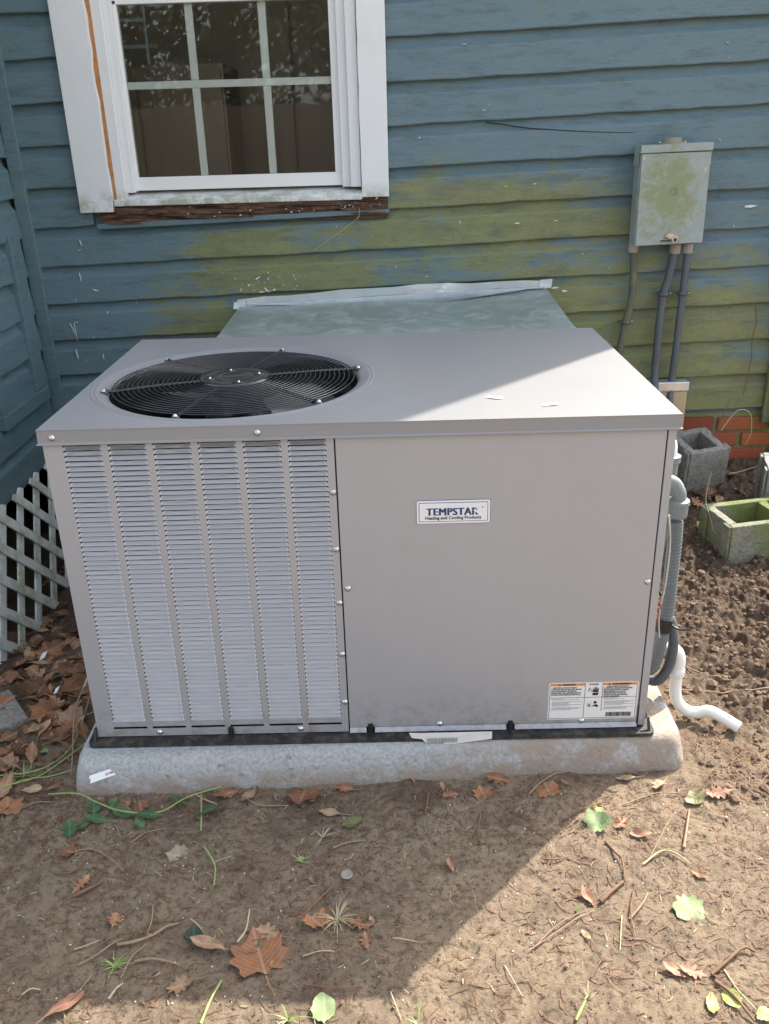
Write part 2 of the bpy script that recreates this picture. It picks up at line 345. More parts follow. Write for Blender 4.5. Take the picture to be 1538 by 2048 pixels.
def text(name, body, size, mat, parent, x, z, y, align='LEFT', off=0., sx=1, ext=.0003, rot=None, loc=None, space=1., label=None):
    cu = bpy.data.curves.new(name, 'FONT'); cu.body = body; cu.size = size; cu.align_x = align; cu.offset = off; cu.extrude = ext
    cu.space_character = space; cu.resolution_u = 3
    o = bpy.data.objects.new(name+'_tmp', cu); C.objects.link(o); bpy.context.view_layer.update()
    me = bpy.data.meshes.new_from_object(o); bpy.data.objects.remove(o); bpy.data.curves.remove(cu)
    me.name = name; me.materials.clear(); me.materials.append(M[mat])
    if rot is None: me.transform(Matrix.Translation((x, y, z)) @ Matrix.Rotation(math.pi/2, 4, 'X') @ Matrix.Diagonal((sx, 1, 1, 1)))
    else: me.transform(rot @ Matrix.Diagonal((sx, 1, 1, 1)))
    return link(name, me, parent)

# ------------------------------------------------------------------ ground
rng = np.random.default_rng(3)
LAT = rng.random((256, 256))
def vn(x, y):
    xi = np.floor(x).astype(int); yi = np.floor(y).astype(int); fx = x-xi; fy = y-yi
    fx = fx*fx*fx*(fx*(fx*6-15)+10); fy = fy*fy*fy*(fy*(fy*6-15)+10)
    a = LAT[xi % 256, yi % 256]; b = LAT[(xi+1) % 256, yi % 256]; c = LAT[xi % 256, (yi+1) % 256]; d = LAT[(xi+1) % 256, (yi+1) % 256]
    return (a*(1-fx)+b*fx)*(1-fy)+(c*(1-fx)+d*fx)*fy-.5
def fbm(x, y, o=4, g=.5):
    r = 0; a = 1
    for i in range(o): r = r+a*vn(x*2**i+17.3*i, y*2**i+9.1*i); a *= g
    return r
def ss(x): x = np.clip(x, 0, 1); return x*x*(3-2*x)
def gz(x, y):
    x = np.asarray(x, float); y = np.asarray(y, float)
    z = -.085-.185*ss((-.06-x)/.5)*ss((y-.05)/.95)+.085*ss((y-.35)/1.2)*ss((x-1.15)/.5)
    near = np.maximum(np.abs(x-.7)-2.5, np.abs(y-.3)-2.5); k = 1-ss(near/2)
    z = z+.010*fbm(x*4+3, y*4+5, 3)+k*.0058*fbm(x*30, y*30, 4, .66)+k*.004*np.maximum(fbm(x*13+5, y*13, 2)-.15, 0)*4*.5
    dug = ss((x-1.36)/.16)*ss((y+.10)/.30)*k
    rid = np.abs(fbm(x*16+31, y*16+7, 4, .62)); z = z+dug*(.016*(.5-rid)+.022*fbm(x*26+9, y*26, 4, .68)+.018*fbm(x*8, y*8, 2)+.012*fbm(x*60, y*60, 3, .7)-.004)
    lit = ss((-.1-x)/.2)*ss((y+.1)/.4)*k; z = z+lit*.014*fbm(x*14+2, y*14+8, 3, .6)
    wk = ss((x-.85)/.3)*ss((.0-y)/.15)*k; z = z+wk*.007*(.3-np.abs(fbm(x*9+y*5, y*4-x*5, 3, .6)))
    # keep the soil off the equipment pad
    inp = ss((x+.02)/.03)*ss((1.32-x)/.03)*ss((y+.02)/.03)*ss((.88-y)/.03); z = z*(1-inp)+(-.097)*inp
    return z
def gp(x, y, dz=0): return Vector((x, y, float(gz(x, y))+dz))
def axis(lo, hi, st, far):
    a = list(np.arange(lo, hi+1e-6, st)); e = a[-1]; s_ = st
    r = []; q = e
    while q < far: s_ *= 1.35; q += s_; r.append(q)
    l = []; q = lo; s_ = st
    while q > -far: s_ *= 1.35; q -= s_; l.append(q)
    return np.array(l[::-1]+a+r)
ax = axis(-.75, 2.3, .0052, 150); ay = axis(-.72, 1.72, .0052, 150)
gx, gy = np.meshgrid(ax, ay, indexing='ij'); gzz = gz(gx, gy); nx, ny = len(ax), len(ay)
me = bpy.data.meshes.new('ground'); me.vertices.add(nx*ny)
me.vertices.foreach_set('co', np.stack([gx, gy, gzz], -1).astype(np.float32).ravel())
ii = np.arange((nx-1)*(ny-1)); i0 = (ii//(ny-1))*ny+ii % (ny-1)
q = np.stack([i0, i0+ny, i0+ny+1, i0+1], -1).astype(np.int32)
me.loops.add(q.size); me.loops.foreach_set('vertex_index', q.ravel()); me.polygons.add(len(q))
me.polygons.foreach_set('loop_start', np.arange(0, q.size, 4, dtype=np.int32)); me.polygons.foreach_set('use_smooth', np.ones(len(q), bool))
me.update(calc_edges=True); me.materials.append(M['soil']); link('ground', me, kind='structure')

# ------------------------------------------------------------------ house
WY = 1.67; E = .134; SL = .027
house = thing('house', (.8, 1.9, -.1), 'old blue clapboard house with mossy siding and a white window', 'house')
PROF = [(.018, 0), (-.001, 0), (-.0275, -.0015), (-.0290, .002), (-.0255, .050), (-.0235, .0880), (-.0215, .0930), (-.0150, .1000), (-.0095, .1085), (-.0060, .1200), (-.0025, .142)]
bs = random.Random(5)
def board(parent, x0, x1, zf, mat='siding', face=WY+.02, ax_='X', step=.07, amp=.0018):
    n = max(2, int((x1-x0)/step)); vs = []; off = bs.uniform(-.0015, .0015); ph = bs.uniform(0, 50)
    for i in range(n+1):
        x = x0+(x1-x0)*i/n; dy = off+amp*math.sin(x*3.1+ph)+bs.uniform(-.0005, .0005); dz = bs.uniform(-.0024, .0022)
        for y, z in PROF:
            e = dz if z < .01 else 0
            vs.append((x, face+y+(dy if y < 0 else 0), zf(x)+z+e) if ax_ == 'X' else (face-y-(dy if y < 0 else 0), x, zf(x)+z+e))
    p = len(PROF); fs = [(i*p+k, i*p+k+1, (i+1)*p+k+1, (i+1)*p+k) for i in range(n) for k in range(p-1)]
    b = MB().add(vs, fs, False); b.add(vs[:p], [tuple(range(p))]); b.add(vs[-p:], [tuple(range(p))[::-1]])
    return put('siding_board', b, mat, parent)
fw = put('front_wall', MB().box((-.70, 1.69, .20), (-.30, 1.80, 3.7)).box((.62, 1.69, .20), (2.28, 1.80, 3.7)).box((-.30, 1.69, .20), (.62, 1.80, 1.0)).box((-.30, 1.69, 2.32), (.62, 1.80, 3.7)), 'siding_clean', house)
for kk in range(-5, 21):
    zf = lambda x, kk=kk: .825+E*kk+SL*(x+.575)
    m_ = 'siding' if kk < 8 else 'siding_clean'
    if 1 <= kk <= 10: board(fw, -.578, -.36, zf, m_); board(fw, .65, 2.20, zf, m_)
    else: board(fw, -.578, 2.20, zf, m_, step=.07 if kk < 8 else .6)
cb = put('corner_trim', MB().box((-.626, 1.652, .13), (-.577, 1.689, 3.7)), 'siding', house, bev=.003)
cb = put('corner_trim', MB().box((2.115, 1.640, .17), (2.30, 1.668, 3.7)), 'siding', house, bev=.003)
fnd = put('foundation', MB().box((-.70, 1.690, -.4), (2.28, 1.80, .1995)), 'mortar', house)
br = random.Random(2)
for row in range(5):
    z0 = .184-.0665*row+ -.0515; sh = (0, .1, 0.005, .092, .01)[row]
    x = 1.33+sh
    while x < 2.27:
        x1 = min(x+.199, 2.28); j = [br.uniform(-.002, .002) for _ in range(6)]
        b = MB().box((x+.004, 1.676+j[0], z0-.002+j[1]), (x1-.004, 1.6895, z0+.0525+j[2]))
        put('brick', b, 'brick', fnd, bev=.004); x += .209
nk = MB(); r_ = random.Random(14)
def nick(x, z, dx, dz, w_):
    y = 1.6635-.0022; d_ = Vector((dx, 0, dz)); n_ = Vector((-dz, 0, dx)).normalized()*w_; a = Vector((x, y, z))
    nk.prism([a-n_*.6, a+d_*.5-n_, a+d_, a+d_*.45+n_*.8, a+n_*.5], (0, .006, 0))
for x, z, dx, dz, w_ in ((-.505, .62, .018, -.052, .0009), (-.49, .62, .003, -.066, .0009), (-.485, .622, .01, 0, .0010), (-.50, .52, .004, -.036, .0014), (-.40, .74, .022, -.006, .002), (-.44, .80, .002, -.03, .001), (-.40, .50, .001, -.02, .0009), (-.42, .915, .004, -.02, .0012), (-.43, .88, .010, .001, .001), (-.47, .70, .004, .012, .001), (-.36, .66, .001, -.009, .001), (.20, .76, .02, .012, .003), (.23, .73, .016, -.018, .003), (.17, .74, .008, .002, .003), (.14, .725, .008, .004, .002), (.26, .72, .012, .004, .003), (.21, .715, .02, 0, .0025), (1.14, .93, .020, .001, .0022), (1.20, 1.06, .012, .001, .0016), (1.10, 1.055, .010, 0, .0014), (1.95, .965, .045, .002, .005), (1.28, .935, .012, .001, .0012), (.95, 1.50, .012, 0, .0012), (1.02, 1.30, .010, 0, .0014), (.80, 1.22, .008, 0, .0020), (1.28, .70, .03, .003, .004), (1.32, .69, .02, -.003, .004), (1.25, .695, .012, .006, .003)): nick(x, z, dx, dz, w_)
for i in range(70):
    x = r_.gauss(.25, .09) if i < 30 else r_.uniform(-.5, 2.0); z = r_.gauss(.735, .03) if i < 30 else r_.uniform(.4, 1.6)
    fr_ = ((z-.825-SL*(x+.575))/E) % 1
    if -.38 < x < .7 and z > .93 or fr_ > .6 or (x > 1.5 and 1.2 > z > .8 and x < 1.82): continue
    nick(x, z, r_.uniform(.001, .008), r_.uniform(-.006, .004), r_.uniform(.0006, .0018))
put('paint_nicks', nk, 'paper', house, kind='stuff')
put('board_crack', MB().tube([(1.03, 1.6640, 1.262), (1.10, 1.6632, 1.252), (1.13, 1.6630, 1.246), (1.19, 1.6628, 1.238), (1.25, 1.6628, 1.234), (1.34, 1.6628, 1.226), (1.44, 1.6630, 1.220), (1.54, 1.6636, 1.216)], [.0022, .0020, .0022, .0018, .0014, .0012, .0010, .0006], 5), 'black_void', house)
# other walls and the roof
put('side_wall', MB().box((2.281, 1.81, -.4), (2.30, 6, 3.7)), 'siding_clean', house)
put('rear_wall', MB().box((-3.2, 6.001, -.4), (2.30, 6.12, 3.7)), 'siding_clean', house)
put('roof', MB().add([(-3.6, .25, 3.71), (-.3, .25, 3.71), (-.3, 1.3, 3.71), (2.34, 1.3, 3.71), (2.34, 6.5, 3.71), (-3.6, 6.5, 3.71), (-2, 1.5, 4.5), (-2, 3.9, 4.5), (1.2, 3.9, 4.5)],
    [(0, 1, 6), (1, 2, 8, 7, 6), (2, 3, 8), (3, 4, 8), (4, 5, 7, 8), (5, 0, 6, 7), (0, 5, 4, 3, 2, 1)]), 'roof', house)
# room behind the window
put('room', MB().box((-.71, 1.81, .40), (2.27, 2.95, .44)).box((-.71, 2.95, .45), (2.27, 3.0, 2.9)).box((-.75, 1.81, .45), (-.712, 2.94, 2.9)).box((1.4, 1.81, .45), (1.45, 2.94, 2.9)).box((-.71, 1.81, 2.91), (2.27, 2.95, 2.94)).box((.18, 2.90, .45), (.26, 2.9495, 2.6)).box((.95, 2.90, .45), (1.03, 2.9495, 2.6)), 'room', house)
# wing on the left
ww = put('wing_wall', MB().box((-.76, .66, .13), (-.648, 1.68, 3.7)).box((-3.2, .55, -.45), (-.70, .655, 3.7)).box((-3.2, .66, -.45), (-3.1, 6, 3.7)), 'siding_clean', house)
for j in range(26):
    z_ = .125+.1335*j
    board(ww, .62, 1.645, lambda y, z_=z_: z_+.006*(y-1), 'siding_clean', face=-.648, ax_='Y', step=.07 if j < 12 else .8)
hatch = put('hatch_trim', MB().box((-.645, 1.505, .405), (-.606, 1.598, .945)).box((-.645, 1.195, .405), (-.608, 1.236, .95)).box((-.645, 1.19, .355), (-.600, 1.600, .4045)), 'siding_clean', house, bev=.003)

# window
win = thing('w', (0, 0, 0), '', ''); bpy.data.objects.remove(win)
win = put('window', MB().box((-.3, 1.801, .99), (.62, 1.83, 1.0)), 'white', house)
def jag(x0, x1, z0, z1, y0, y1, side, amp=.004, seed=1):   # upright board with one ragged edge
    r_ = random.Random(seed); n = 26; L = []; Rr = []
    for i in range(n+1):
        z = z0+(z1-z0)*i/n; a = r_.uniform(-amp, amp)
        L.append((x0+(a if side == 'L' else 0), y0, z)); Rr.append((x1+(a if side == 'R' else 0), y0, z))
    return MB().prism(L+Rr[::-1], (0, y1-y0, 0))
put('casing', jag(-.393, -.2745, 1.008, 2.32, 1.638, 1.668, 'R', .0035), 'white', win, bev=.002)
put('casing', jag(.600, .694, 1.034, 2.32, 1.638, 1.668, 'L', .0012, 3), 'white', win, bev=.002)
put('casing', MB().box((-.393, 1.638, 2.3205), (.694, 1.668, 2.43)), 'white', win, bev=.002)
put('exposed_wood', MB().box((-.279, 1.652, 1.03), (-.262, 1.672, 2.3)), 'orange_wood', win)['label'] = 'strip of bare orange wood along the left casing'
put('stop', MB().box((-.264, 1.655, 1.046), (-.228, 1.69, 2.30)).box((-.228, 1.672, 1.068), (-.2, 1.735, 2.3)), 'white', win, bev=.002)
put('stop', MB().box((.562, 1.655, 1.068), (.598, 1.69, 2.30)).box((.532, 1.672, 1.068), (.5618, 1.735, 2.3)), 'white', win, bev=.002)
put('sill', MB().prism([(-.272, 1.640, 1.026), (-.272, 1.640, 1.046), (-.272, 1.75, 1.073), (-.272, 1.75, 1.026)], (.872, 0, 0)), 'white', win, bev=.003)
# rotten apron: layered splintered strips
r_ = random.Random(9)
ap = MB()
for i in range(90):
    x0 = r_.uniform(-.34, .60); L = r_.uniform(.06, .3); z = r_.uniform(.972, 1.024)+(.0)+.012*(x0); y = 1.645+r_.uniform(-.002, .014)
    L = min(L, .69-x0); h = r_.uniform(.005, .014); a = r_.uniform(-.004, .004)
    ap.prism([(x0, y, z), (x0+L*.3, y-.003, z-h*.3), (x0+L, y, z+a), (x0+L*.9, y, z+a+h*.6), (x0+L*.5, y-.002, z+h), (x0+L*.15, y, z+h*.8)], (0, .03, 0))
put('rotten_apron', ap, 'rot', win)['label'] = 'splintered rotten brown apron under the sill'
put('rotten_backing', MB().box((-.33, 1.662, .962), (.69, 1.688, 1.026)), 'rot', win)
put('drip_strip', MB().prism([(-.345, 1.648, .950), (-.345, 1.648, .968), (.694, 1.648, .994), (.694, 1.648, .978)], (0, .03, 0)), 'siding_clean', win, bev=.002)
sash = put('lower_sash', MB().box((-.2, 1.690, 1.0735), (.532, 1.722, 1.117)).box((-.2, 1.690, 1.117), (-.188, 1.722, 1.66)).box((.508, 1.690, 1.117), (.532, 1.722, 1.66)).box((-.2, 1.690, 1.648), (.532, 1.722, 1.69)), 'vinyl', win, bev=.0015)
put('upper_sash', MB().box((-.2, 1.724, 1.650), (.532, 1.75, 1.69)).box((-.2, 1.724, 1.69), (-.176, 1.75, 2.3)).box((.508, 1.724, 1.69), (.532, 1.75, 2.3)).box((-.2, 1.724, 2.27), (.532, 1.75, 2.3)), 'vinyl', win)
put('glass_pane', MB().box((-.188, 1.706, 1.117), (.508, 1.709, 1.648)), 'glass', win)
put('glass_pane', MB().box((-.176, 1.735, 1.69), (.508, 1.738, 2.27)), 'glass', win)
for x in (.044, .287): put('muntin', MB().box((x-.0135, 1.7115, 1.117), (x+.0135, 1.717, 1.3955)).box((x-.0135, 1.7115, 1.4205), (x+.0135, 1.717, 1.648)), 'muntin', win, bev=.002)
put('muntin', MB().box((-.188, 1.7115, 1.396), (.508, 1.717, 1.42)), 'muntin', win, bev=.002)
# flakes of paint lying on the rotten apron
r_ = random.Random(4); fl = MB()
for i in range(26):
    x = r_.uniform(-.05, .66) if i > 6 else r_.uniform(.5, .66); s_ = r_.uniform(.002, .006); z = 1.0+.012*x+r_.uniform(-.02, .03); y = 1.634
    fl.prism([(x, y, z), (x+s_, y, z+s_*.3), (x+s_*1.3, y, z+s_), (x+.2*s_, y, z+s_*.7)], (0, .004, 0))
o = put('paint_chips', fl, 'fleck', kind='stuff'); tag(o, 'white paint chips clinging to the rotten wood under the window', 'paint chips')

# cupboard with a step ladder on it, deep in the room
cu_ = thing('cupboard', (-.35, 2.6, .45), 'tall dark cupboard in the room behind the window', 'cupboard')
put('carcass', MB().box((-.70, 2.45, .441), (.02, 2.85, 1.52)), 'room', cu_)
put('cupboard_door', MB().box((-.69, 2.435, .5), (-.35, 2.4495, 1.50)), 'room', cu_); put('cupboard_door', MB().box((-.34, 2.435, .5), (.01, 2.4495, 1.50)), 'room', cu_)
lad = thing('step_ladder', (-.3, 2.6, 1.522), 'pale step ladder seen through the upper left window pane', 'ladder')
for x, dx in ((-.44, .02), (-.30, -.02)):
    put('rail', MB().tube([(x, 2.52, 1.525), (x+dx, 2.62, 1.90)], .007, 6), 'alu', lad)
for i in range(3):
    z = 1.59+.10*i; put('step', MB().box((-.435+.005*i, 2.525+.025*i, z), (-.305-.005*i, 2.555+.025*i, z+.014)), 'alu', lad)

# downpipe at the right corner
dp = thing('downpipe', (2.17, 1.62, 0), 'blue grey painted downpipe standing at the right house corner', 'downpipe')
put('pipe', MB().tube([(2.172, 1.612, -.06), (2.168, 1.612, .20), (2.162, 1.614, .33), (2.162, 1.614, 3.9)], .026, 14), 'siding_clean', dp)
put('pipe_strap', MB().lathe((2.168, 1.612, .12), [(.0265, -.008), (.029, -.008), (.029, .008), (.0265, .008)], 16), 'siding_clean', dp)

# ------------------------------------------------------------------ lattice by the crawl space
lat = thing('lattice_panel', (-.58, 1.0, -.25), 'white mossy diamond lattice leaning over the crawl space opening', 'lattice')
def latp(y, h, off=0):   # h along the panel from its foot
    return Vector((-.526-.085*h/.405-off, y, -.262+h*.985))
ya, yb, hh = .45, 1.60, .405; pit = .150; wd = .0235
for fam, off in ((1, .0), (-1, -.0075)):
    c_ = ya-hh
    i = 0
    while c_ < yb+hh:
        # line y = c_ + fam*h ; clip to the panel
        ys = []
        h0, h1 = 0, hh
        if fam == 1: h0 = max(h0, ya-c_); h1 = min(h1, yb-c_)
        else: h0 = max(h0, c_-yb); h1 = min(h1, c_-ya)
        if h1-h0 > .04:
            y0, y1 = c_+fam*h0, c_+fam*h1; q_ = wd
            e = .012
            pts = [latp(y0-q_, h0, off), latp(y0+q_, h0, off), latp(y1+q_, h1, off), latp(y1, h1+e, off), latp(y1-q_, h1, off)]
            put('slat', MB().prism(pts, (.007, 0, .0012)), 'lattice', lat)
        c_ += pit; i += 1

# ------------------------------------------------------------------ equipment pad
def rring(x0, x1, y00, y01, y1, r, z, n=7):
    cs = [((x0+r, y00+r), 180), ((x1-r, y01+r), 270), ((x1-r, y1-r), 0), ((x0+r, y1-r), 90)]; o = []
    for (cx, cy), a0 in cs:
        for i in range(n): a = R(a0+90*i/(n-1)); o.append((cx+r*math.cos(a), cy+r*math.sin(a), z))
    return o
pr = [(0, -.13, .036), (0, -.078, .036), (.006, -.052, .036), (.014, -.026, .036), (.019, -.014, .036), (.026, -.0085, .036), (.036, -.0065, .036)]
vs = []; n_ = 0
for ins, z, r in pr:
    rg = rring(-.040+ins*.6, 1.326-ins*.6, -.084+ins*1.15, -.038+ins, .89-ins, r, z); n_ = len(rg)
    vs += rg
fs = [(i*n_+k, i*n_+(k+1) % n_, (i+1)*n_+(k+1) % n_, (i+1)*n_+k) for i in range(len(pr)-1) for k in range(n_)]
pad = MB().add(vs, fs, True); pad.add(vs[-n_:], [tuple(range(n_))])
pd = put('equipment_pad', pad, 'pad'); tag(pd, 'speckled grey composite pad lying under the air conditioner', 'equipment pad')
# sticker on the pad
st = thing('pad_sticker', (.03, -.075, -.045), 'small torn white sticker printed in black and red on the pad', 'sticker')
def pz(y, s=0): return -.010-.62*max(0., -(y+.046))
sR = Matrix.Translation((.036, -.0785, -.0315)) @ Matrix.Rotation(R(31), 4, 'Z') @ Matrix.Rotation(R(50), 4, 'X')
b = MB().add([(-.031, -.0075, 0), (.026, -.0085, 0), (.027, .0075, 0), (-.027, .0085, 0), (-.030, .003, 0), (-.027, .0005, 0)], [(0, 1, 2, 3, 4, 5)]); mm_ = b.mesh('paper', M['label_white']); mm_.transform(sR); link('paper', mm_, st)
text('print', 'ULTRA', .0066, 'ink', st, 0, 0, 0, off=.00018, rot=sR @ Matrix.Translation((.0255, .0015, .0003)) @ Matrix.Rotation(math.pi, 4, 'Z'), sx=.62)
text('print', 'LITE', .0066, 'red', st, 0, 0, 0, off=.00018, rot=sR @ Matrix.Translation((.0115, .0015, .0003)) @ Matrix.Rotation(math.pi, 4, 'Z'), sx=.62)

# ------------------------------------------------------------------ the air conditioner
H, D, W = .7325, .8017, 1.24
ac = thing('air_conditioner', (.62, .4, 0), 'large grey packaged air conditioner with louvered left side and black fan guard', 'air conditioner')
put('base_rail', MB().add(rring(-.012, 1.252, -.020, -.020, .815, .014, -.0055)+rring(-.012, 1.252, -.020, -.020, .815, .014, .0035),
    [tuple(range(28))[::-1], tuple(range(28, 56))]+[(k, (k+1) % 28, 28+(k+1) % 28, 28+k) for k in range(28)]), 'rail', ac)
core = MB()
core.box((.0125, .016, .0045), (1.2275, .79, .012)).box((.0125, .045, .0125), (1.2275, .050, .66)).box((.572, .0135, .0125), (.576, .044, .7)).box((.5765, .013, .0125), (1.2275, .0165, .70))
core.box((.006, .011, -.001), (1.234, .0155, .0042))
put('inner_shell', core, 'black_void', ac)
put('side_panel', MB().box((.006, .0125, .006), (.0115, .795, .705)), 'cabinet', ac)
put('side_panel', MB().box((1.2285, .0125, .006), (1.234, .795, .705)), 'cabinet', ac)
put('rear_panel', MB().box((.0115, .789, .006), (1.2285, .795, .705)), 'cabinet', ac)
put('corner_post', MB().box((1.2185, .006, .006), (1.234, .0122, .7025)), 'cabinet', ac, bev=.001)
# louvered panel
c0, cp, cw = .0445, .08755, .0740; zt, zb = .6985, .0450
bars = [.006]+[v for k_ in range(6) for v in (c0+cp*k_, c0+cp*k_+cw)]+[.5715]
lp = MB(); y0, y1 = .006, .0078
for i in range(0, 14, 2): lp.box((bars[i], y0, zb), (bars[i+1], y1, zt))
lp.box((.006, y0, zt), (.5715, y1, .7035)); lp.box((.006, y0, .0312), (.5715, y1, zb)); lp.box((.006, y0, .006), (.5715, y1, .0252))
for i in range(0, 14, 2):
    a, b_ = bars[i]-(.0 if i == 0 else .0015), bars[i+1]+(.0 if i == 12 else .0015); z0, z1 = .0252, .0312
    pts = []
    if i > 0: pts += [(a, y0, z1)]+[(a+.003*math.sin(R(t_)), y0, .0282+.003*math.cos(R(t_))) for t_ in (45, 90, 135)]+[(a, y0, z0)]
    else: pts += [(a, y0, z1), (a, y0, z0)]
    if i < 12: pts += [(b_, y0, z0)]+[(b_-.003*math.sin(R(t_)), y0, .0282-.003*math.cos(R(t_))) for t_ in (45, 90, 135)]+[(b_, y0, z1)]
    else: pts += [(b_, y0, z0), (b_, y0, z1)]
    lp.prism(pts, (0, y1-y0, 0))
lpan = put('louvered_panel', lp, 'cabinet', ac)
NR = 60; lh = (zt-zb)/NR
def louver(seed):
    r_ = random.Random(seed); nu, nv = 26, 6; vs = []; ph = [r_.uniform(0, 6.3) for _ in range(3)]; am = r_.uniform(.02, .09); bow = r_.uniform(-.22, .08)
    for j in range(nv+1):
        v = j/nv
        for i in range(nu+1):
            u = i/nu; e = min(u, 1-u)*cw/.0038; e = max(0, min(1, e)); e = e*e*(3-2*e)
            wv = 1+am*math.sin(u*6.3*1.3+ph[0])+am*.6*math.sin(u*6.3*2.7+ph[1])+bow*math.sin(u*math.pi)
            d = .0056*(1-(1-v)**1.25)*e*(1+(wv-1)*math.sin(v*2.6))
            top = lh-.0036-(1-min(1, min(u, 1-u)*cw/.003))**2*.0016
            vs.append((u*cw, d, v*top))
    fs = [(j*(nu+1)+i, j*(nu+1)+i+1, (j+1)*(nu+1)+i+1, (j+1)*(nu+1)+i) for j in range(nv) for i in range(nu)]
    b = MB().add(vs, fs, True); return b
lms = [louver(s_).mesh('louver', M['louver']) for s_ in range(10)]
rest = MB(); lr = random.Random(8)
for row in range(NR):
    for k_ in range(6):
        x = c0+cp*k_; z = zt-(row+1)*lh
        if row < 50:
            link('louver', lms[lr.randrange(10)], lpan, loc=(x, .0068, z))
        else:
            b = louver(lr.randrange(10)); rest.add([(a+x, c_+.0068, d_+z) for a, c_, d_ in b.v], b.f, True)
put('louver', rest, 'louver', lpan, kind='stuff')
# access panel with a bright turned lip and clip notches
apn = put('access_panel', MB().box((.5742, .006, .0165), (1.2158, .0122, .7025)), 'cabinet', ac, bev=.0015)
lip = MB()
for a, b_ in ((.5742, .6115), (.6300, .9245), (.9430, 1.2150)):
    lip.prism([(a, .0058, .0160), (a, -.0005, .0075), (a, -.0005, .0055), (a, .0125, .0055), (a, .0125, .0160)], (b_-a, 0, 0))
put('turned_lip', lip, 'cabinet', apn, bev=.0012)
for x in (.307, .6207, .9337):
    cl = MB().prism([(x-.0065, .0045, -.002), (x+.0065, .0045, -.002), (x+.0065, .0045, .022), (x+.0035, .0045, .0265), (x-.0035, .0045, .0265), (x-.0065, .0045, .022)], (0, .0014, 0))
    cl.box((x-.002, -.019, .0036), (x+.002, .0044, .0065)).box((x-.0018, -.0015, .0066), (x+.0018, .0044, .019))
    put('base_clip', cl, 'black_plastic', ac)
for x in (.003, 1.240): put('base_clip', MB().prism([(x-.0025, -.013, .0036), (x+.0025, -.013, .0036), (x+.0025, .002, .030), (x-.0025, .002, .030)], (0, .006, 0)), 'black_plastic', ac)
put('edge_seal', MB().box((1.2152, .0045, .012), (1.2182, .012, .060)), 'black_plastic', ac)
# screws
def screw(y=.006, r=.0052, ax_='Y'):
    s_ = -1
    b = MB()
    pf = [(r*1.25, 0), (r*1.25, s_*.0008), (r*.85, s_*.0012), (r*.85, s_*.0030), (r*.6, s_*.0040), (.0002, s_*.0041)]
    if ax_ == 'Z': pf = [(a, -h) for a, h in pf]
    return b.lathe((0, 0, 0), pf, 14, ax_)
sm_ = screw().mesh('screw', M['screw'])
for x, z, p in ((.565, .587, lpan), (.565, .461, lpan), (.566, .336, lpan), (.566, .210, lpan), (.566, .086, lpan), (.146, .0155, lpan), (.464, .0165, lpan), (.585, .370, apn), (1.208, .369, apn), (.776, .022, apn), (1.093, .022, apn)):
    link('screw', sm_, p, loc=(x, .0055, z))
# lid
cx, cy = .330, .349
lid = MB(); angs = sorted(set([2*math.pi*i/144 for i in range(144)]+[math.atan2(y-cy, x-cx) % (2*math.pi) for x in (0, W) for y in (0, D)]))
rings = [(.2790, -.022), (.2795, -.012), (.283, -.0075), (.290, -.0042), (.2995, -.0012), (.304, .0005), (.3065, .0014), (.309, .0008), (.3115, .0), (.3135, .0012), (.316, .0015), (.3185, .0)]
vs = []; na = len(angs)
for r, z in rings: vs += [(cx+r*math.cos(a), cy+r*math.sin(a), H+z) for a in angs]
for t_ in (.0, 1):
    for a in angs:
        c_, s_ = math.cos(a), math.sin(a); d_ = min([((W if c_ > 0 else 0)-cx)/c_ if abs(c_) > 1e-6 else 9e9, ((D if s_ > 0 else 0)-cy)/s_ if abs(s_) > 1e-6 else 9e9])
        r = .3190+(d_-.3190)*t_; vs.append((cx+r*c_, cy+r*s_, H))
nr = len(rings)+2
fs = [(i*na+k, i*na+(k+1) % na, (i+1)*na+(k+1) % na, (i+1)*na+k) for i in range(nr-1) for k in range(na)]
lid.add(vs, fs[:na*(nr-2)], True); lid.add(vs, fs[na*(nr-2):], False)
# flange
per = [(0, 0), (W, 0), (W, D), (0, D)]
fl_ = [(0, H), (.0006, H-.004), (0, H-.027), (-.0028, H-.0285), (-.0030, H-.0305), (.003, H-.0308)]
vs = []
for o_, z in fl_: vs += [(x+(o_ if x == 0 else -o_), y+(o_ if y == 0 else -o_), z) for x, y in per]
lid.add(vs, [(i*4+k, i*4+(k+1) % 4, (i+1)*4+(k+1) % 4, (i+1)*4+k) for i in range(len(fl_)-1) for k in range(4)])
lm_ = lid.mesh('lid', M['lid']); bm = bmesh.new(); bm.from_mesh(lm_); bmesh.ops.remove_doubles(bm, verts=bm.verts, dist=.00002)
bmesh.ops.recalc_face_normals(bm, faces=bm.faces); bm.to_mesh(lm_); bm.free()
lido = link('lid', lm_, ac, bev=.0018)
for x in (.029, .426): link('screw', sm_, lido, loc=(x, -.0001, .7165))
